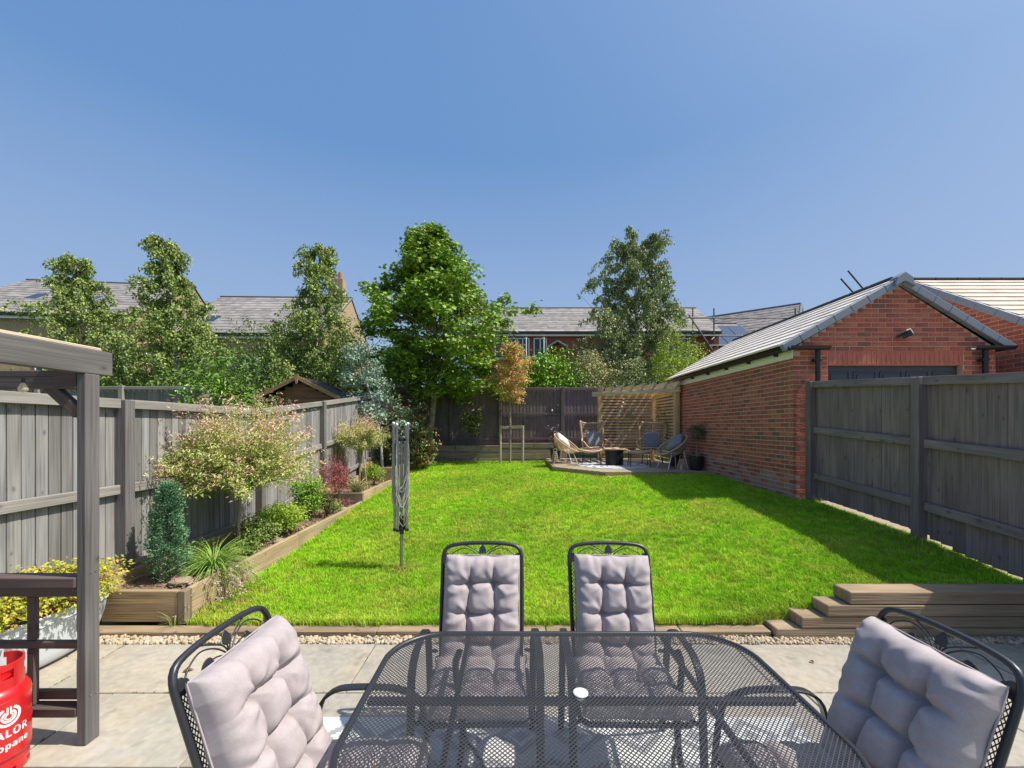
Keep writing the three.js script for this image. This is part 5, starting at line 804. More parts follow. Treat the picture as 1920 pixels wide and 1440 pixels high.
{
  const t = thing('drum_table', 'black drum fire table with a wooden tray on the deck', 'table', [2.66, DY, -11.1]);
  part('drum', new THREE.LatheGeometry([[0, 0.01], [0.21, 0.01], [0.225, 0.02], [0.235, 0.39], [0.24, 0.40], [0.225, 0.40], [0.22, 0.34], [0, 0.33]].map(([a, b]) => new THREE.Vector2(a, b)), 40), P({ color: lin(0.018, 0.017, 0.017), roughness: 0.45, metalness: 0.4 }), t);
  part('tray', new THREE.LatheGeometry([[0, 0.402], [0.27, 0.402], [0.28, 0.41], [0.28, 0.435], [0.27, 0.44], [0.262, 0.42], [0, 0.42]].map(([a, b]) => new THREE.Vector2(a, b)), 36), M.rattan, t);
  part('log_bowl', new THREE.SphereGeometry(0.10, 20, 10, 0, 6.3, 0, 1.57).scale(1, 0.5, 1).translate(0.03, 0.42, 0), M.rattanDark, t);
  const rugM = tex(512, 512, (u, v) => { const r = Math.hypot(u - 0.5, v - 0.5) * 2, on = Math.sin(r * 40) * Math.sin(Math.atan2(v - 0.5, u - 0.5) * 16 + Math.floor(r * 40 / Math.PI) * 1.57) > 0.15, c = (on ? 0.20 : 0.55) * (0.9 + 0.2 * fbm(u, v, 60, 60, 2, 141)); return [c * (on ? 0.85 : 1), c * (on ? 0.95 : 1), c * (on ? 1.25 : 0.98)]; }, true, 1, 1);
  const r = part(numbered('deck_rug'), new THREE.CylinderGeometry(0.92, 0.92, 0.008, 56), S({ map: rugM, color: lin(1, 1, 1), roughness: 1 }), scene); tag(r, 'round white and blue patterned rug on the deck under the drum table', 'rug'); r.position.set(2.6, DY + 0.0045, -11.0);
  const lant = (label, x, z, h, w) => {
    const l = thing('wicker_lantern', label, 'lantern', [x, DY, z], 0.4, 'wicker lanterns on the deck'), N = 14, v = []; const W = (y) => w * (1 - 0.55 * (y / h) ** 1.3); for (let i = 0; i < N; i++) { const a = i / N * 6.283; v.push([0, 0.35, 0.7, 1].map((k) => V(Math.cos(a) * W(k * h), k * h, Math.sin(a) * W(k * h)))); }
    stuff(part('weave', strands(v, 0.006), M.rattan, l)); for (const k of [0.03, 0.2, 0.4, 0.6, 0.8, 0.98]) part('hoop', new THREE.TorusGeometry(W(k * h), 0.007, 6, 24).rotateX(1.5708).translate(0, k * h, 0), M.rattan, l); part('handle', tube([V(-W(h), h, 0), V(-0.05, h + 0.07, 0), V(0.05, h + 0.07, 0), V(W(h), h, 0)], 0.006, 16, 5), M.rattan, l); part('candle', rod(V(0, 0.005, 0), V(0, 0.12, 0), 0.03, 14), M.cream, l);
  };
  lant('wicker lantern by the pale round chair at the deck edge', 1.24, -12.3, 0.28, 0.10); lant('wicker lantern in front of the round chair beside the garage', 3.93, -9.88, 0.25, 0.11);
  const pot = (name, label, x, z, r, h) => { const m = part(numbered(name), new THREE.LatheGeometry([[0, 0.01], [r * 0.82, 0.01], [r * 0.85, 0.02], [r, h - 0.03], [r * 1.03, h - 0.02], [r * 1.03, h], [r * 0.94, h], [r * 0.9, h - 0.06], [0, h - 0.06]].map(([a, b]) => new THREE.Vector2(a, b)), 36), M.plasticBlack, scene); m.position.set(x, DY, z); return tag(m, label, 'plant pot'); };
  pot('plant_pot', 'black plant pot holding the olive tree against the garage wall', 4.24, -9.82, 0.155, 0.32); pot('plant_pot', 'black plant pot behind the round chair beside the garage', 4.12, -10.75, 0.16, 0.34);
  const p3 = pot('plant_pot', 'dark plant pot behind the pale round chair', 1.32, -13.0, 0.16, 0.36);
}
// tree stake frame by the red-tipped tree
{
  const t = thing('tree_stakes', 'pair of round timber stakes with a cross rail holding the red-tipped tree', 'tree support', [0, 0, -12.95]);
  for (const x of [-0.36, 0.32]) part('stake', rod(V(x, 0.4, 0), V(x + 0.01, 1.765, 0), 0.04, 14, 0.038), M.stake, t); part('cross_rail', bar(V(-0.34, 1.70, 0.03), V(0.32, 1.72, 0.03), 0.022, 0.085), M.stake, t); part('tie', new THREE.TorusGeometry(0.06, 0.012, 8, 20).rotateX(1.5708).translate(-0.06, 1.7, -0.01), M.plasticBlack, t);
}

// ---------------------------------------------------------------- plants
function leafG(l, w, fold = 0.2, droop = 0.2) {
  const B = [0, 0, 0], Mi = [0, -0.03 * l, l * 0.5], T = [0, -droop * l, l], L = [-w / 2, fold * w * 0.6, l * 0.42], R = [w / 2, fold * w * 0.6, l * 0.42], pos = [];
  for (const q of [B, Mi, R, R, Mi, T, B, L, Mi, L, T, Mi]) pos.push(...q);
  const g = new THREE.BufferGeometry(); g.setAttribute('position', new THREE.Float32BufferAttribute(pos, 3)); g.computeVertexNormals();
  return g;
}
function lobedG(l) {   // broad leaf with pointed lobes
  const o = [[0, 0], [0.30, 0.16], [0.52, 0.10], [0.40, 0.42], [0.50, 0.66], [0.22, 0.68], [0, 1.0], [-0.22, 0.68], [-0.50, 0.66], [-0.40, 0.42], [-0.52, 0.10], [-0.30, 0.16]].map(([x, z]) => [x * l, -0.18 * l * (z * z) + 0.12 * l * Math.abs(x), z * l]), c = [0, -0.02 * l, 0.42 * l], pos = [];
  o.forEach((p, i) => pos.push(...c, ...o[(i + 1) % o.length], ...p));
  const g = new THREE.BufferGeometry(); g.setAttribute('position', new THREE.Float32BufferAttribute(pos, 3)); g.computeVertexNormals(); return g;
}
const _m = new THREE.Matrix4(), _q = new THREE.Quaternion(), _e = new THREE.Euler();
function leafAt(list, p, s, pal, opt = {}) {
  const { yaw = rr(0, 6.283), pitch = rr(-0.5, 0.9), roll = rr(-0.8, 0.8), jit = 0.25 } = opt, c = Array.isArray(pal[0]) ? pick(pal) : pal, k = 1 + rr(-jit, jit), w = rr(-0.08, 0.08);
  _m.compose(p, _q.setFromEuler(_e.set(pitch, yaw, roll, 'YXZ')), V(s, s, s)); list.push([_m.clone(), [c[0] * k * (1 + w), c[1] * k, c[2] * k * (1 - w)]]);
}
function clump(list, c, r, n, size, pal, { flat = 0.7, jit = 0.25, pitch } = {}) {
  const tone = 1 + rr(-0.16, 0.16), sub = pal.map((q) => q.map((x) => x * tone));
  for (let i = 0; i < n; i++) { const p = V(gauss() * r * 0.6, gauss() * r * 0.6 * flat, gauss() * r * 0.6), yaw = Math.atan2(p.x, p.z) + rr(-1, 1); leafAt(list, p.add(c), size * rr(0.65, 1.25), sub, { yaw, jit, ...(pitch ? { pitch: rr(...pitch) } : {}) }); }
}
function woodOf(t, name, pts, radii, mat, limbs, steps = 24) { part(name, mg([taper(pts, radii, steps, 10), ...limbs]), mat, t); }
// a broad tree: limbs leave the trunk by the golden angle and carry twigs with leaf clumps
function tree({ name, label, at: [x, y, z], trunk, radii, from, crown, prof, nL, leaf, mat, pal, size, clumpN, clumpR, twigs = 4, bark = M.bark, group, rise = 0.55, flat = 0.7, fill = 0, droop = 0, cat = 'tree', trunkName = 'trunk', inner = 0.35 }) {
  const t = thing(name, label, cat, [x, y, z], 0, group), curve = new THREE.CatmullRomCurve3(trunk), limbs = [], leaves = [], H = trunk[trunk.length - 1].y;
  for (let i = 0; i < nL; i++) {
    const f = (i + 0.5) / nL, hy = lerp(from, crown, f), ty = clamp((hy - 0.25 * prof(f) * rise) / H, 0.05, 0.98), s = curve.getPointAt(ty), a = i * 2.39996 + rr(-0.4, 0.4), R = prof(f) * rr(0.72, 1.1) * (0.62 + 0.74 * n2(a % 6.283 * 0.8 + 30 + x, f * 4 + 20, 6)), end = V(s.x + Math.cos(a) * R, hy + R * rise * rr(0.3, 0.9) * (1 - f * 0.5) - droop * R, s.z + Math.sin(a) * R), mid = s.clone().lerp(end, 0.5).add(V(0, R * 0.14, 0));
    const r0 = radii[0] * 0.32 * (1 - f * 0.6); limbs.push(taper([s, mid, end], [r0, r0 * 0.6, r0 * 0.15], 8, 5));
    for (let k = 0; k < twigs; k++) {
      const u = lerp(inner, 1, (k + rnd()) / twigs), b = u < 0.5 ? s.clone().lerp(mid, u * 2) : mid.clone().lerp(end, u * 2 - 1), o = V(gauss(), gauss() * 0.7, gauss()).multiplyScalar(R * 0.26), e = b.clone().add(o); e.y -= droop * rr(0, 0.8) * R * 0.5;
      limbs.push(taper([b, b.clone().lerp(e, 0.5).add(V(0, 0.04, 0)), e], [r0 * 0.3, r0 * 0.2, r0 * 0.08], 4, 4));
      clump(leaves, e, clumpR * rr(0.7, 1.3), Math.round(clumpN * rr(0.6, 1.4)), size, pal, { flat }); clump(leaves, b.lerp(e, 0.5), clumpR * 0.8, Math.round(clumpN * 0.45), size, pal, { flat });
    }
    clump(leaves, end, clumpR * rr(0.6, 1.1), clumpN, size, pal, { flat });
  }
  for (let i = 0; i < fill; i++) { const f = rnd(), hy = lerp(from, crown, f), a = rr(0, 6.283), R = prof(f) * Math.sqrt(rnd()) * 0.9 * (0.5 + 0.8 * n2(a * 0.8 + 30 + x, f * 4 + 20, 6)), s = curve.getPointAt(clamp(hy / H, 0, 1)); clump(leaves, V(s.x + Math.cos(a) * R, hy, s.z + Math.sin(a) * R), clumpR, Math.round(clumpN * 0.8), size, pal, { flat }); }
  woodOf(t, trunkName, trunk, radii, bark, limbs); instanced('crown', leaf, mat, leaves, t);
  return t;
}
// a birch: thin rising branches with hanging sprays of small leaves
function birch({ label, at, h, lean = 0, w, pal, n = 34, start = 0.18, seed, spray = 26, leafS = 1, prof }) {
  n = Math.round(n * 1.7); spray = Math.round(spray * 1.5); leafS *= 1.15; const t = thing('birch_tree', label, 'tree', at, 0, 'birch trees'), trunk = [V(0, 0, 0), V(lean * 0.2, h * 0.3, 0.05), V(lean * 0.5, h * 0.62, -0.05), V(lean, h, 0)], c = new THREE.CatmullRomCurve3(trunk), limbs = [], leaves = [];
  for (let i = 0; i < n; i++) {
    const f = lerp(start, 0.97, (i + rnd()) / n), s = c.getPoint(f), a = i * 2.39996 + rr(-0.5, 0.5), R = w * (prof ? prof(f) : Math.sin(Math.PI * Math.pow(1 - (f - start) / (1 - start), 0.8) * 0.9 + 0.15)) * rr(0.55, 1.15), end = s.clone().add(V(Math.cos(a) * R + lean * 0.12, R * rr(0.5, 1.0), Math.sin(a) * R)), mid = s.clone().lerp(end, 0.5).add(V(0, R * 0.1, 0));
    limbs.push(taper([s, mid, end], [0.028 * (1.15 - f), 0.016 * (1.1 - f), 0.004], 7, 4));
    for (let k = 0; k < 8; k++) {
      const u = rr(0.2, 1), b = u < 0.5 ? s.clone().lerp(mid, u * 2) : mid.clone().lerp(end, u * 2 - 1), L = rr(0.35, 0.9) * Math.min(1, 0.45 + R * 0.5), dx = Math.cos(a + gauss() * 0.7) * L * 0.6, dz = Math.sin(a + gauss() * 0.7) * L * 0.6, tip = b.clone().add(V(dx, -L * rr(0.1, 0.9), dz)), bend = b.clone().lerp(tip, 0.5).add(V(0, L * 0.22, 0)), cv = new THREE.CatmullRomCurve3([b, bend, tip]);
      limbs.push(taper([b, bend, tip], [0.006, 0.004, 0.002], 4, 3));
      const tone = 1 + rr(-0.15, 0.15), sub = pal.map((q) => q.map((x) => x * tone)); for (let m = 0; m < spray; m++) { const p = cv.getPoint(Math.pow(rnd(), 0.8)).add(V(gauss() * 0.075, gauss() * 0.075, gauss() * 0.075)); leafAt(leaves, p, leafS * rr(0.7, 1.25), sub, { pitch: rr(0.1, 1.5) }); }
    }
  }
  woodOf(t, 'trunk', trunk, [h * 0.011, h * 0.008, h * 0.005, 0.006], M.birch, []); stuff(part('branch_work', mg(limbs), M.twig, t)); instanced('crown', leafBirch, leafMatB, leaves, t);
  return t;
}
// a shrub: clumps through an ellipsoid, thicker towards its skin, on a few stems
function shrub({ name, label, at: [x, y, z], r: [rx, ry, rz], n, cn, cr, leaf, mat, pal, size, stems = 6, group, cat = 'shrub', flat = 0.8, tips, base = 0, bark = M.twig, lump = 0.25, pitch }) {
  const t = thing(name, label, cat, [x, y, z], 0, group), leaves = [], st = [], tipsL = [];
  for (let i = 0; i < n; i++) {
    const a = rr(0, 6.283), cosb = rr(-0.75, 1), sb = Math.sqrt(1 - cosb * cosb), lumpy = 1 - lump + 2 * lump * n2(a * 1.3 + x * 7 + 40, cosb * 2.5 + z * 5 + 60, 3), rad = Math.pow(rnd(), 0.42) * lumpy, c = V(Math.cos(a) * sb * rx * rad, base + ry * (1 + cosb * rad), Math.sin(a) * sb * rz * rad);
    clump(leaves, c, cr * rr(0.6, 1.3), Math.round(cn * rr(0.6, 1.3)), size, pal, { flat, pitch });
    if (tips && cosb > -0.2 && rad > 0.6 && rnd() < tips.p) { const d = c.clone().sub(V(0, base + ry * 0.8, 0)).normalize(); for (let k = 0; k < tips.n; k++) leafAt(tipsL, c.clone().addScaledVector(d, cr * 0.6 + k * tips.step).add(V(gauss() * 0.01, gauss() * 0.01, gauss() * 0.01)), size * tips.s * rr(0.6, 1.1), tips.pal, { pitch: rr(-1.1, -0.2) }); }
    if (i < stems) st.push(taper([V(rr(-0.05, 0.05) * rx, 0, rr(-0.05, 0.05) * rz), V(c.x * 0.4, c.y * 0.5, c.z * 0.4), c], [0.012, 0.009, 0.004].map((q) => q * (0.6 + rx)), 7, 5));
  }
  if (st.length) part('stem', mg(st), bark, t); instanced('foliage', leaf, mat, leaves.concat(tipsL), t);
  return t;
}
const leafBirch = leafG(0.075, 0.058), leafMatB = leafMat(1, 1, 1, 0.3, 0.6), LM = leafMat(1, 1, 1, 0.32, 0.6), LMglossy = leafMat(1, 1, 1, 0.2, 0.38);
const leafMaple = lobedG(0.105), leafOval = leafG(0.06, 0.03), leafBig = leafG(0.13, 0.055, 0.25), leafSmall = leafG(0.03, 0.016), leafWillow = leafG(0.06, 0.017), leafRound = leafG(0.05, 0.045);
const birchPal = [[0.24, 0.34, 0.07], [0.31, 0.40, 0.09], [0.19, 0.28, 0.065], [0.42, 0.47, 0.17]];
// big broadleaf at the end of the lawn
tree({ name: 'broadleaf_tree', label: 'big broadleaf tree with a leaning pale trunk at the end of the lawn', at: [-2.66, 0.55, -13.15], trunk: [V(0, 0, 0), V(0.14, 1.0, 0), V(0.26, 2.2, 0), V(0.27, 4.2, 0), V(0.12, 6.0, 0), V(0.1, 7.25, 0)], radii: [0.125, 0.095, 0.085, 0.06, 0.035, 0.012], from: 2.1, crown: 7.2, prof: (f) => (f < 0.35 ? lerp(1.95, 2.45, f / 0.35) : lerp(2.45, 0.3, Math.pow((f - 0.35) / 0.65, 0.95))), nL: 74, leaf: leafMaple, mat: LM, pal: [[0.19, 0.34, 0.026], [0.24, 0.39, 0.03], [0.15, 0.28, 0.025], [0.32, 0.43, 0.04]], size: 1, clumpN: 60, clumpR: 0.30, twigs: 5, bark: M.paleBark, rise: 0.18, fill: 120 });
// birches
birch({ label: 'wind-bent birch tree in front of the wide tan house roof', at: [-14.6, 0.4, -15.2], h: 7.5, lean: -1.0, w: 2.6, pal: birchPal, n: 40, start: 0.18, spray: 30, prof: (f) => lerp(1.0, 0.09, Math.pow(clamp((f - 0.15) / 0.85, 0, 1), 0.9)) });
birch({ label: 'tall birch with a white trunk left of the second tan house', at: [-11.0, 0.4, -14.2], h: 7.8, lean: -0.6, w: 2.4, pal: birchPal, n: 44, start: 0.15, spray: 30, prof: (f) => lerp(1.0, 0.09, Math.pow(clamp((f - 0.15) / 0.85, 0, 1), 0.9)) });
birch({ label: 'birch tree standing in front of the house with chimneys', at: [-7.1, 0.5, -15.3], h: 7.85, lean: 0.2, w: 2.4, pal: birchPal, n: 44, start: 0.15, spray: 30, prof: (f) => lerp(1.0, 0.09, Math.pow(clamp((f - 0.15) / 0.85, 0, 1), 0.9)) });
birch({ label: 'lone full birch behind the hedge near the garage', at: [5.0, 0.5, -17.4], h: 8.9, lean: 0.15, w: 2.9, pal: [[0.21, 0.28, 0.095], [0.28, 0.34, 0.125], [0.175, 0.24, 0.08], [0.40, 0.43, 0.21]], n: 70, start: 0.12, spray: 36, leafS: 1.05, prof: (f) => lerp(1.0, 0.22, Math.pow(clamp((f - 0.2) / 0.8, 0, 1), 1.5)) });
birch({ label: 'thin birch sapling between the wide tan house and the tall birch', at: [-12.9, 0.4, -16.5], h: 6.0, lean: -0.3, w: 1.2, pal: birchPal, n: 26, start: 0.15, spray: 26 });
// dense greenery beyond the left fence
const greenPal = [[0.14, 0.25, 0.035], [0.18, 0.30, 0.042], [0.11, 0.20, 0.03]], brightPal = [[0.22, 0.42, 0.028], [0.28, 0.47, 0.035], [0.17, 0.33, 0.025]];
shrub({ name: 'laurel_shrub', label: 'bright green laurel shrub rising above the grey fence', at: [-5.9, 0.3, -8.6], r: [0.95, 1.3, 0.8], n: 420, cn: 13, cr: 0.16, leaf: leafBig, mat: LMglossy, pal: [[0.14, 0.27, 0.022], [0.18, 0.32, 0.026], [0.10, 0.21, 0.02]], size: 0.85 });
shrub({ name: 'laurel_shrub', label: 'dark green laurel behind the bright laurel at the grey fence', at: [-8.1, 0.4, -11.8], r: [1.2, 1.7, 1.0], n: 480, cn: 14, cr: 0.22, leaf: leafBig, mat: LM, pal: greenPal, size: 0.95 });
[[-9.4, -13.2, 1.6, 1.95, 'green bush below the tall birch'], [-5.8, -15.2, 1.8, 2.6, 'large green bush behind the shed roof'], [-4.0, -15.8, 1.5, 2.2, 'green bush between the shed and the broadleaf tree'], [-12.6, -13.8, 1.7, 1.75, 'low green bush below the wind-bent birch'], [-8.0, -15.2, 1.8, 2.5, 'green bush beside the shed roof under the middle birch'], [-15.6, -13.6, 1.5, 1.5, 'green bush behind the old brown fence'], [-7.2, -13.4, 1.2, 1.5, 'dark bush hugging the side of the brown shed'], [-10.3, -16.8, 1.8, 2.7, 'tall green bush below the gap between the tan houses'], [-7.0, -17.4, 1.9, 2.7, 'tall green bush in front of the chimneyed house']].forEach(([x, z, r, h, l]) => shrub({ name: 'garden_bush', label: l, at: [x, 0.4, z], r: [r, h, r], n: 520, cn: 16, cr: 0.28, leaf: leafBig, mat: LM, pal: greenPal, size: 0.9, lump: 0.3 }));
// hedge behind the end fence
shrub({ name: 'laurel_hedge', label: 'glossy bright green laurel behind the dark end fence', at: [1.35, 0.8, -15.0], r: [1.3, 1.82, 0.9], n: 760, cn: 14, cr: 0.24, leaf: leafBig, mat: LMglossy, pal: brightPal, size: 1.0 });
shrub({ name: 'variegated_shrub', label: 'cream variegated shrub between the laurel and the birch', at: [2.75, 0.8, -15.1], r: [0.95, 1.85, 0.8], n: 760, cn: 18, cr: 0.2, leaf: leafOval, mat: LM, pal: [[0.52, 0.50, 0.22], [0.38, 0.41, 0.15], [0.22, 0.30, 0.08], [0.64, 0.59, 0.33]], size: 1.35 });
shrub({ name: 'variegated_shrub', label: 'cream flecked shrub directly behind the corner pergola', at: [4.2, 0.8, -15.0], r: [1.0, 1.65, 0.8], n: 760, cn: 18, cr: 0.2, leaf: leafOval, mat: LM, pal: [[0.50, 0.49, 0.25], [0.21, 0.31, 0.08], [0.18, 0.28, 0.07], [0.66, 0.62, 0.40]], size: 1.35 });
shrub({ name: 'conifer_shrub', label: 'lime green conifer beside the garage roof edge', at: [5.75, 0.6, -14.9], r: [1.05, 2.3, 0.9], n: 640, cn: 18, cr: 0.2, leaf: leafG(0.10, 0.035), mat: LM, pal: [[0.40, 0.52, 0.03], [0.48, 0.58, 0.035], [0.28, 0.41, 0.03]], size: 1.0, lump: 0.2 });
shrub({ name: 'garden_bush', label: 'green bush filling the gap under the lone birch', at: [4.6, 0.8, -16.6], r: [1.9, 1.7, 0.8], n: 640, cn: 15, cr: 0.26, leaf: leafBig, mat: LM, pal: greenPal, size: 0.85 });
shrub({ name: 'red_tipped_shrub', label: 'red-tipped shrub behind the end fence beside the laurel', at: [0.75, 0.9, -15.2], r: [0.55, 1.75, 0.5], n: 90, cn: 12, cr: 0.18, leaf: leafBig, mat: LM, pal: [[0.10, 0.16, 0.03], [0.34, 0.09, 0.035], [0.30, 0.12, 0.04]], size: 0.8 });
// red-tipped standard tree in the stakes
tree({ name: 'red_tipped_tree', label: 'small standard tree with red and orange leaf tips tied to stakes', at: [-0.06, 0.55, -12.97], trunk: [V(0, 0, 0), V(0.01, 1.0, 0), V(0, 1.9, 0), V(0.06, 3.0, 0), V(0.08, 3.75, 0)], radii: [0.036, 0.032, 0.028, 0.018, 0.006], from: 1.9, crown: 3.65, prof: (f) => 0.62 * Math.sin(Math.PI * (0.14 + 0.74 * f)) * rr(0.6, 1.25), nL: 26, leaf: leafBig, mat: LM, pal: [[0.80, 0.38, 0.16], [0.80, 0.26, 0.16], [0.70, 0.62, 0.16], [0.52, 0.58, 0.10], [0.84, 0.54, 0.28], [0.40, 0.50, 0.08], [0.62, 0.60, 0.20]], size: 0.62, clumpN: 32, clumpR: 0.16, twigs: 4, bark: M.paleBark, rise: 0.4, fill: 26 });
tree({ name: 'shrub_sapling', label: 'small leafy sapling in front of the dark end fence', at: [-1.29, 1.05, -13.66], trunk: [V(0, 0, 0), V(0.02, 0.5, 0), V(0, 1.15, 0)], radii: [0.012, 0.010, 0.004], from: 0.45, crown: 1.2, prof: (f) => lerp(0.14, 0.38, f), nL: 16, leaf: leafOval, mat: LM, pal: [[0.26, 0.35, 0.06], [0.38, 0.45, 0.09], [0.15, 0.22, 0.04]], size: 1.6, clumpN: 9, clumpR: 0.1, twigs: 2, bark: M.twig, rise: 0.7 });
// eucalyptus leaning over the fence
tree({ name: 'eucalyptus_tree', label: 'silvery blue-green eucalyptus leaning over the grey fence', at: [-3.22, 0.7, -10.6], trunk: [V(0, 0, 0), V(-0.06, 0.8, 0), V(-0.22, 1.6, 0), V(-0.45, 2.3, 0), V(-0.65, 3.1, 0)], radii: [0.035, 0.03, 0.025, 0.016, 0.006], from: 0.95, crown: 3.1, prof: (f) => lerp(1.0, 0.32, f), nL: 24, leaf: leafRound, mat: leafMat(1, 1, 1, 0.2, 0.7), pal: [[0.30, 0.39, 0.33], [0.38, 0.46, 0.39], [0.23, 0.32, 0.25], [0.20, 0.33, 0.16]], size: 1.15, clumpN: 22, clumpR: 0.18, twigs: 5, bark: S({ color: lin(0.36, 0.38, 0.37), roughness: 0.8 }), rise: 0.35, droop: 0.15 });
shrub({ name: 'photinia_shrub', label: 'dark green shrub with red shoots beside the leaning tree trunk', at: [-3.0, 0.5, -11.55], r: [0.82, 0.98, 0.72], n: 360, cn: 13, cr: 0.16, leaf: leafBig, mat: LMglossy, pal: [[0.15, 0.24, 0.06], [0.21, 0.30, 0.08], [0.12, 0.19, 0.05], [0.36, 0.11, 0.06], [0.30, 0.38, 0.15]], size: 0.72, tips: { p: 0.35, n: 4, step: 0.05, s: 0.8, pal: [[0.30, 0.05, 0.045], [0.24, 0.06, 0.05]] } });
shrub({ name: 'photinia_shrub', label: 'red-shooted shrub at the far end of the raised bed', at: [-2.5, 0.52, -11.9], r: [0.36, 0.55, 0.36], n: 130, cn: 12, cr: 0.12, leaf: leafBig, mat: LMglossy, pal: [[0.14, 0.21, 0.05], [0.40, 0.12, 0.06], [0.20, 0.26, 0.07]], size: 0.62 });
// willow standards
const willowPal = [[0.50, 0.58, 0.14], [0.42, 0.55, 0.10], [0.66, 0.65, 0.27], [0.74, 0.69, 0.38], [0.56, 0.61, 0.19], [0.35, 0.48, 0.08]], pinkPal = [[0.74, 0.46, 0.36], [0.68, 0.38, 0.30], [0.76, 0.56, 0.44]];
function willow(label, at, stem, r, n, opt = {}) {
  const t = thing('dappled_willow', label, 'tree', at, 0, 'dappled willow standards'), leaves = [], st = [], top = V(0.02, stem, 0);
  for (let i = 0; i < n; i++) {
    const a = i * 2.39996 + rr(-0.3, 0.3), el = Math.asin(rr(-0.50, 0.98)), L = rr(0.45, 1.2), d = V(Math.cos(a) * Math.cos(el) * r[0] * L, Math.sin(el) * r[1] * L, Math.sin(a) * Math.cos(el) * r[0] * L), end = top.clone().add(V(0, r[1] * 0.62, 0)).add(d), mid = top.clone().lerp(end, 0.45).add(V(0, 0.12 * r[1], 0)), cv = new THREE.CatmullRomCurve3([top, mid, end]);
    st.push(taper([top, mid, end], [0.006, 0.004, 0.0018], 8, 4)); const pink = el > 0.35 || rnd() < 0.25, m = opt.per ?? 46;
    for (let k = 0; k < m; k++) { const u = Math.pow((k + rnd()) / m, 0.62), p = cv.getPoint(u).add(V(gauss() * 0.05, gauss() * 0.05, gauss() * 0.05)), tip = u > 0.9 && pink; leafAt(leaves, p, rr(0.6, 1.1) * (opt.s ?? 1), tip ? pinkPal : u > 0.62 && rnd() < 0.09 ? pinkPal : willowPal, { pitch: rr(-1.2, 0.6), jit: 0.18 }); }
  }
  woodOf(t, 'trunk', [V(0, 0, 0), V(0.012, stem * 0.5, 0.01), top], [0.021, 0.018, 0.019], M.paleBark, [], 10); stuff(part('branch_work', mg(st), S({ color: lin(0.30, 0.26, 0.09), roughness: 1 }), t)); instanced('crown', leafWillow, leafMat(1, 1, 1, 0.3, 0.7), leaves, t);
}
willow('large pink and cream dappled willow standard in the raised bed', [-3.26, 0.28, -5.08], 0.68, [0.86, 0.70], 380, { per: 140, s: 0.86 });
willow('smaller dappled willow standard near the eucalyptus', [-3.22, 0.44, -9.0], 0.80, [0.54, 0.44], 190, { per: 110, s: 0.85 });
// bed planting
{
  const t = thing('blue_conifer', 'narrow blue-green dwarf conifer in the front of the raised bed', 'shrub', [-3.24, 0.27, -4.02]), l = [], pal = [[0.13, 0.28, 0.145], [0.17, 0.35, 0.19], [0.09, 0.20, 0.10], [0.22, 0.38, 0.19]], st = [];
  for (let i = 0; i < 480; i++) {
    const f = Math.pow(rnd(), 0.9), a = rr(0, 6.283), R = 0.155 * Math.pow(1 - f, 0.5) * (0.45 + 1.05 * n2(a * 1.3 + 30, f * 6 + 50, 4)) * (0.75 + 0.25 * sstep(0, 0.15, f)), k = Math.pow(rnd(), 0.35), c = V(Math.cos(a) * R * k, 0.03 + f * 0.86, Math.sin(a) * R * k), tone = rr(0.8, 1.2);
    for (let m = 0; m < 24; m++) leafAt(l, c.clone().add(V(gauss() * 0.026 + Math.cos(a) * m * 0.0016, gauss() * 0.028 + m * 0.0012, gauss() * 0.026 + Math.sin(a) * m * 0.0016)), rr(0.6, 1.1), pal.map((q) => q.map((x) => x * tone)), { yaw: Math.PI / 2 - a + rr(-0.9, 0.9), pitch: rr(-1.3, -0.1) });
  }
  part('trunk', taper([V(0, -0.02, 0), V(0.005, 0.4, 0), V(0, 0.84, 0)], [0.012, 0.009, 0.003], 8, 6), M.twig, t); instanced('foliage', leafG(0.03, 0.013), leafMat(1, 1, 1, 0.1, 0.8), l, t);
}
shrub({ name: 'low_shrub', label: 'low yellow-green leafy shrub beside the willow trunk', at: [-3.14, 0.28, -5.72], r: [0.30, 0.20, 0.36], n: 230, cn: 18, cr: 0.08, leaf: leafOval, mat: LM, pal: [[0.40, 0.55, 0.045], [0.48, 0.62, 0.06], [0.26, 0.42, 0.045]], size: 0.68, base: 0.02 });
shrub({ name: 'low_shrub', label: 'small dull green shrub in front of the yellow-green one', at: [-3.12, 0.28, -5.25], r: [0.22, 0.15, 0.2], n: 130, cn: 17, cr: 0.07, leaf: leafSmall, mat: LM, pal: [[0.28, 0.39, 0.09], [0.21, 0.32, 0.075], [0.37, 0.45, 0.13]], size: 1.0, base: 0.02 });
shrub({ name: 'upright_shrub', label: 'upright bright green box shrub by the grey fence post', at: [-3.2, 0.29, -6.65], r: [0.23, 0.34, 0.24], n: 240, cn: 18, cr: 0.068, leaf: leafSmall, mat: LM, pal: [[0.25, 0.44, 0.035], [0.32, 0.52, 0.04], [0.18, 0.34, 0.035]], size: 1.2, base: 0.02 });
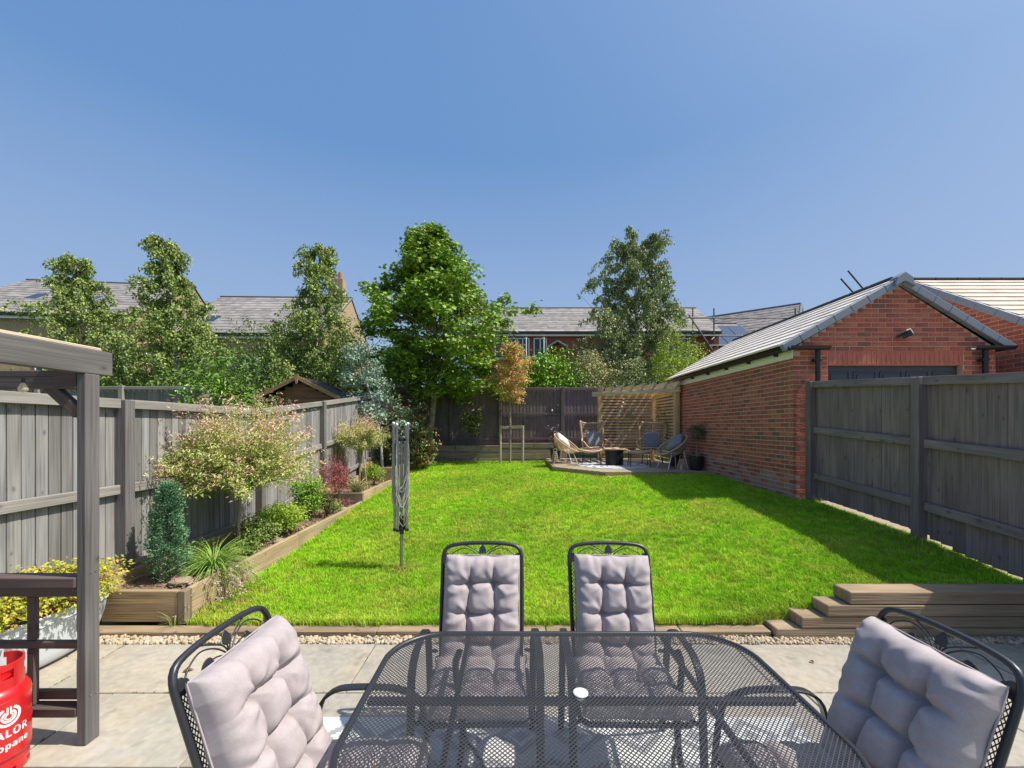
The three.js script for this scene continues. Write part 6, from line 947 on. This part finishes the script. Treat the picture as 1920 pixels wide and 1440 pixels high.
{
  const t = shrub({ name: 'flowering_shrub', label: 'small shrub with pale peach flower heads in the raised bed', at: [-2.98, 0.29, -6.85], r: [0.17, 0.19, 0.18], n: 60, cn: 12, cr: 0.065, leaf: leafOval, mat: LM, pal: [[0.08, 0.13, 0.03], [0.16, 0.17, 0.06], [0.20, 0.11, 0.06]], size: 0.65, base: 0.05 });
  for (const [x, y, z] of [[-0.04, 0.45, 0.1], [0.05, 0.43, 0.06], [-0.11, 0.40, 0.08], [0.0, 0.42, -0.06]]) { const pet = []; for (let k = 0; k < 40; k++) leafAt(pet, V(x + gauss() * 0.022, y + Math.abs(gauss()) * 0.014, z + gauss() * 0.022), rr(0.5, 0.9), [[0.72, 0.40, 0.24], [0.66, 0.33, 0.19], [0.75, 0.5, 0.34]]); instanced('flower_head', leafSmall, LM, pet, t); }
}
shrub({ name: 'berberis_shrub', label: 'crimson-leaved berberis against the dark fence post', at: [-3.2, 0.30, -7.65], r: [0.30, 0.40, 0.3], n: 260, cn: 18, cr: 0.075, leaf: leafSmall, mat: LM, pal: [[0.36, 0.075, 0.085], [0.46, 0.13, 0.13], [0.25, 0.06, 0.065], [0.55, 0.24, 0.20]], size: 0.95, base: 0.08, tips: { p: 0.5, n: 7, step: 0.022, s: 0.8, pal: [[0.38, 0.12, 0.11], [0.30, 0.07, 0.08]] } });
shrub({ name: 'heuchera_plant', label: 'low plum-coloured leafy plant by the bed step', at: [-2.98, 0.29, -7.6], r: [0.13, 0.09, 0.16], n: 30, cn: 10, cr: 0.05, leaf: leafOval, mat: LM, pal: [[0.24, 0.07, 0.08], [0.32, 0.14, 0.12]], size: 0.6, stems: 3, cat: 'plant' });
shrub({ name: 'low_shrub', label: 'small lime green shrub at the upper end of the raised bed', at: [-3.02, 0.45, -9.35], r: [0.2, 0.22, 0.2], n: 150, cn: 16, cr: 0.065, leaf: leafOval, mat: LM, pal: [[0.34, 0.47, 0.04], [0.42, 0.54, 0.05], [0.25, 0.37, 0.04]], size: 0.6, base: 0.04 });
shrub({ name: 'purple_shrub', label: 'dark purple-leaved plant in the pot behind the pale round chair', at: [1.32, DY + 0.30, -13.0], r: [0.24, 0.42, 0.2], n: 46, cn: 10, cr: 0.09, leaf: leafOval, mat: LM, pal: [[0.08, 0.025, 0.045], [0.11, 0.035, 0.05], [0.35, 0.22, 0.26]], size: 0.9 });
[['small grey-green tuft of leaves behind the yellow-green shrub', -3.36, 0.28, -6.15, [[0.26, 0.33, 0.14], [0.20, 0.28, 0.10]]], ['bronze leafed plant between the box shrub and the berberis', -3.36, 0.28, -7.15, [[0.24, 0.17, 0.09], [0.20, 0.24, 0.07]]], ['little fresh green plant on the soil in front of the berberis', -3.02, 0.28, -7.2, [[0.26, 0.40, 0.06], [0.20, 0.33, 0.05]]], ['leafy green plant behind the blue-green conifer', -3.38, 0.28, -4.6, [[0.20, 0.33, 0.06], [0.28, 0.40, 0.08]]], ['low trailing green plant beside the willow trunk', -3.0, 0.27, -4.85, [[0.22, 0.34, 0.06], [0.32, 0.42, 0.10]]]].forEach(([l, x, y, z, pal]) => shrub({ name: 'ground_cover', label: l, at: [x, y, z], r: [0.15, 0.11, 0.17], n: 60, cn: 12, cr: 0.05, leaf: leafOval, mat: LM, pal, size: 0.6, stems: 3, cat: 'plant' }));
// spiky plants and grasses
function spiky(name, label, at, n, L, w, pal, up, cat = 'plant', bend = 1) {
  const t = thing(name, label, cat, at), list = [], geos = [];
  for (let i = 0; i < n; i++) { const a = rr(0, 6.283), e = rr(...up), l = L * rr(0.6, 1.1), d = V(Math.cos(a), 0, Math.sin(a)), p0 = V(d.x * 0.02, 0, d.z * 0.02).multiplyScalar(rnd() * 2), pts = [p0, p0.clone().addScaledVector(d, l * 0.4 * Math.cos(e)).add(V(0, l * 0.45 * Math.sin(e), 0)), p0.clone().addScaledVector(d, l * 0.95 * Math.cos(e * 0.75)).add(V(0, l * (0.85 * Math.sin(e) - bend * 0.35 * Math.cos(e)), 0))], cv = new THREE.CatmullRomCurve3(pts), side = V(-d.z, 0, d.x), pos = [], S5 = 6; let pv;
    for (let k = 0; k <= S5; k++) { const q = cv.getPoint(k / S5), ww = w * 0.5 * (k === S5 ? 0.05 : 1 - 0.5 * (k / S5)), A = q.clone().addScaledVector(side, -ww), B = q.clone().addScaledVector(side, ww), C = q.clone().add(V(0, -ww * 0.5, 0)); if (pv) for (const z of [pv[0], pv[2], C, pv[0], C, A, pv[2], pv[1], B, pv[2], B, C]) pos.push(z.x, z.y, z.z); pv = [A, B, C]; }
    const g = new THREE.BufferGeometry(); g.setAttribute('position', new THREE.Float32BufferAttribute(pos, 3)); g.computeVertexNormals(); const c = pick(pal), k = rr(0.8, 1.2); geos.push(paint(g, c.map((x) => x * k))); }
  const m = part('foliage', mg(geos), P({ vertexColors: true, roughness: 0.6, transmission: 0.25, thickness: 0, side: THREE.DoubleSide }), t); stuff(m); return t;
}
spiky('daylily_clump', 'arching green strap-leaved clump spilling over the bed side', [-3.0, 0.28, -4.30], 380, 0.50, 0.0075, [[0.21, 0.40, 0.045], [0.28, 0.47, 0.055], [0.36, 0.48, 0.10], [0.16, 0.31, 0.04]], [0.15, 1.15], 'plant', 1.25);
spiky('phormium_plant', 'spiky cream and green sword-leaved plant at the bed step', [-3.02, 0.44, -8.3], 60, 0.42, 0.026, [[0.36, 0.36, 0.12], [0.22, 0.26, 0.07], [0.44, 0.40, 0.18]], [0.5, 1.4], 'plant', 0.3);
spiky('grass_weed', 'loose grass tuft against the front corner of the raised bed', [-2.86, 0.03, -3.62], 26, 0.2, 0.005, [[0.20, 0.28, 0.05], [0.30, 0.30, 0.10]], [0.5, 1.45]);
{
  const t = thing('dried_flower_clump', 'spent pale flower heads on thin stems hanging over the lawn edge', 'plant', [-2.72, 0.22, -4.12]), heads = [], st = [];
  for (let i = 0; i < 95; i++) { const x = gauss() * 0.14, z = gauss() * 0.24, y = rr(-0.12, 0.16) - Math.max(0, x) * 0.35, e = V(x, y, z); st.push(taper([V(-0.12, 0.05, z * 0.5), V(x * 0.4 - 0.03, y * 0.5 + 0.1, z * 0.8), e], [0.002, 0.0018, 0.0012], 6, 4)); const c = pick([[0.48, 0.38, 0.28], [0.56, 0.46, 0.38], [0.40, 0.30, 0.20], [0.55, 0.42, 0.40]]); for (let k = 0; k < 12; k++) leafAt(heads, e.clone().add(V(gauss() * 0.011, gauss() * 0.009, gauss() * 0.011)), rr(0.55, 0.9), [c]); }
  stuff(part('stem_work', mg(st), S({ color: lin(0.22, 0.26, 0.07), roughness: 1 }), t)); instanced('flower_head', leafSmall, LM, heads, t);
}
{
  const t = thing('allium_plant', 'small pink flower on a thin stem by the blue conifer', 'plant', [-3.02, 0.28, -3.82]); part('stem', tube([V(0, 0, 0), V(0.01, 0.05, 0), V(0.0, 0.09, 0.01)], 0.0022, 8, 5), S({ color: lin(0.16, 0.26, 0.06), roughness: 1 }), t); const f = []; for (let k = 0; k < 36; k++) leafAt(f, V(gauss() * 0.012, 0.095 + gauss() * 0.01, gauss() * 0.012), rr(0.35, 0.6), [[0.55, 0.20, 0.36], [0.62, 0.30, 0.45]]); instanced('flower_head', leafSmall, LM, f, t);
}
// spiraea in the tub
shrub({ name: 'golden_shrub', label: 'golden-leaved shrub growing in the white tub', at: [-3.37, 0.34, -3.12], r: [0.26, 0.17, 0.54], n: 330, cn: 18, cr: 0.075, leaf: leafSmall, mat: LM, pal: [[0.46, 0.48, 0.04], [0.54, 0.52, 0.045], [0.33, 0.40, 0.035], [0.52, 0.36, 0.06]], size: 1.05, base: 0.03, stems: 14, bark: S({ color: lin(0.30, 0.13, 0.06), roughness: 1 }) });
// olive in its pot
{ const t = tree({ name: 'olive_tree', label: 'small round-headed olive tree in the black pot by the garage', at: [4.24, DY + 0.24, -9.82], trunk: [V(0, 0, 0), V(0.01, 0.2, 0), V(0, 0.5, 0), V(0, 0.62, 0)], radii: [0.013, 0.011, 0.010, 0.006], from: 0.46, crown: 0.82, prof: (f) => 0.19 * Math.sin(Math.PI * (0.15 + 0.7 * f)), nL: 22, leaf: leafWillow, mat: LM, pal: [[0.14, 0.16, 0.09], [0.19, 0.21, 0.13], [0.09, 0.115, 0.06]], size: 0.85, clumpN: 14, clumpR: 0.06, twigs: 2, bark: M.paleBark }); }
// climber on the pergola screen
{
  const t = thing('climbing_plant', 'thin green climber growing up the pergola side screen', 'climber', [4.2, DY, -12.1]), l = [], st = [];
  for (let i = 0; i < 9; i++) { const z = rr(-0.75, 0.75), h = rr(0.9, 1.9), pts = [V(0.08, 0, z * 0.6), V(0.07, h * 0.4, z * 0.8 + rr(-0.1, 0.1)), V(0.06, h * 0.8, z), V(0.04, h, z + rr(-0.2, 0.2))], c = new THREE.CatmullRomCurve3(pts); st.push(tube(pts, 0.004, 20, 4)); for (let k = 0; k < 34; k++) { const u = Math.pow(rnd(), 0.7), p = c.getPoint(u); leafAt(l, p.add(V(-Math.abs(gauss()) * 0.05, gauss() * 0.06, gauss() * 0.07)), rr(0.7, 1.3), [[0.09, 0.18, 0.03], [0.13, 0.24, 0.04], [0.17, 0.27, 0.05]]); } }
  const w = [V(0.0, 0, -0.68), V(-0.5, 1.45, -0.72), V(-0.95, 1.3, -0.74), V(-0.75, 1.6, -0.72)]; for (let k = 0; k < 60; k++) leafAt(l, V(-0.7 + gauss() * 0.16, 1.42 + gauss() * 0.13, -0.76), rr(0.7, 1.2), [[0.07, 0.15, 0.03], [0.10, 0.19, 0.035]]);
  st.push(tube([V(0.05, 0, -0.7), V(-0.2, 0.8, -0.75), V(-0.6, 1.3, -0.76), V(-0.9, 1.5, -0.76)], 0.004, 20, 4)); stuff(part('stem_work', mg(st), M.twig, t)); instanced('foliage', leafOval, LM, l, t);
}
// bamboo canes, fallen leaves
{ const c = tag(part(numbered('bamboo_cane'), rod(V(0, 0, 0), V(-0.1, 0.85, 0), 0.009, 8), S({ color: lin(0.42, 0.40, 0.20), roughness: 0.6 }), scene), 'slanting bamboo cane beside the smaller willow', 'cane'); c.position.set(-2.96, 0.42, -8.75); }
{
  const m = S({ color: lin(0.16, 0.08, 0.045), roughness: 1, side: THREE.DoubleSide }), lg = leafG(0.07, 0.04, 0.5, 0.1);
  [[-2.05, -3.18, 'curled brown dead leaf near the gravel strip'], [-2.32, -3.0, 'brown dead leaf on the paving left of the end chair'], [-1.72, -2.05, 'tiny dark leaf scrap on the paving by the gazebo post'], [2.2, -3.15, 'small brown leaf on the paving below the sleeper steps']].forEach(([x, z, l], i) => { const o = tag(part(numbered('dead_leaf'), lg, m, scene), l, 'leaf'); o.position.set(x, 0.008, z); o.rotation.set(0.05, i * 2.1, 0.1); o.scale.setScalar([1.1, 1, 0.4, 0.6][i]); });
}
renderer.render(scene, camera);
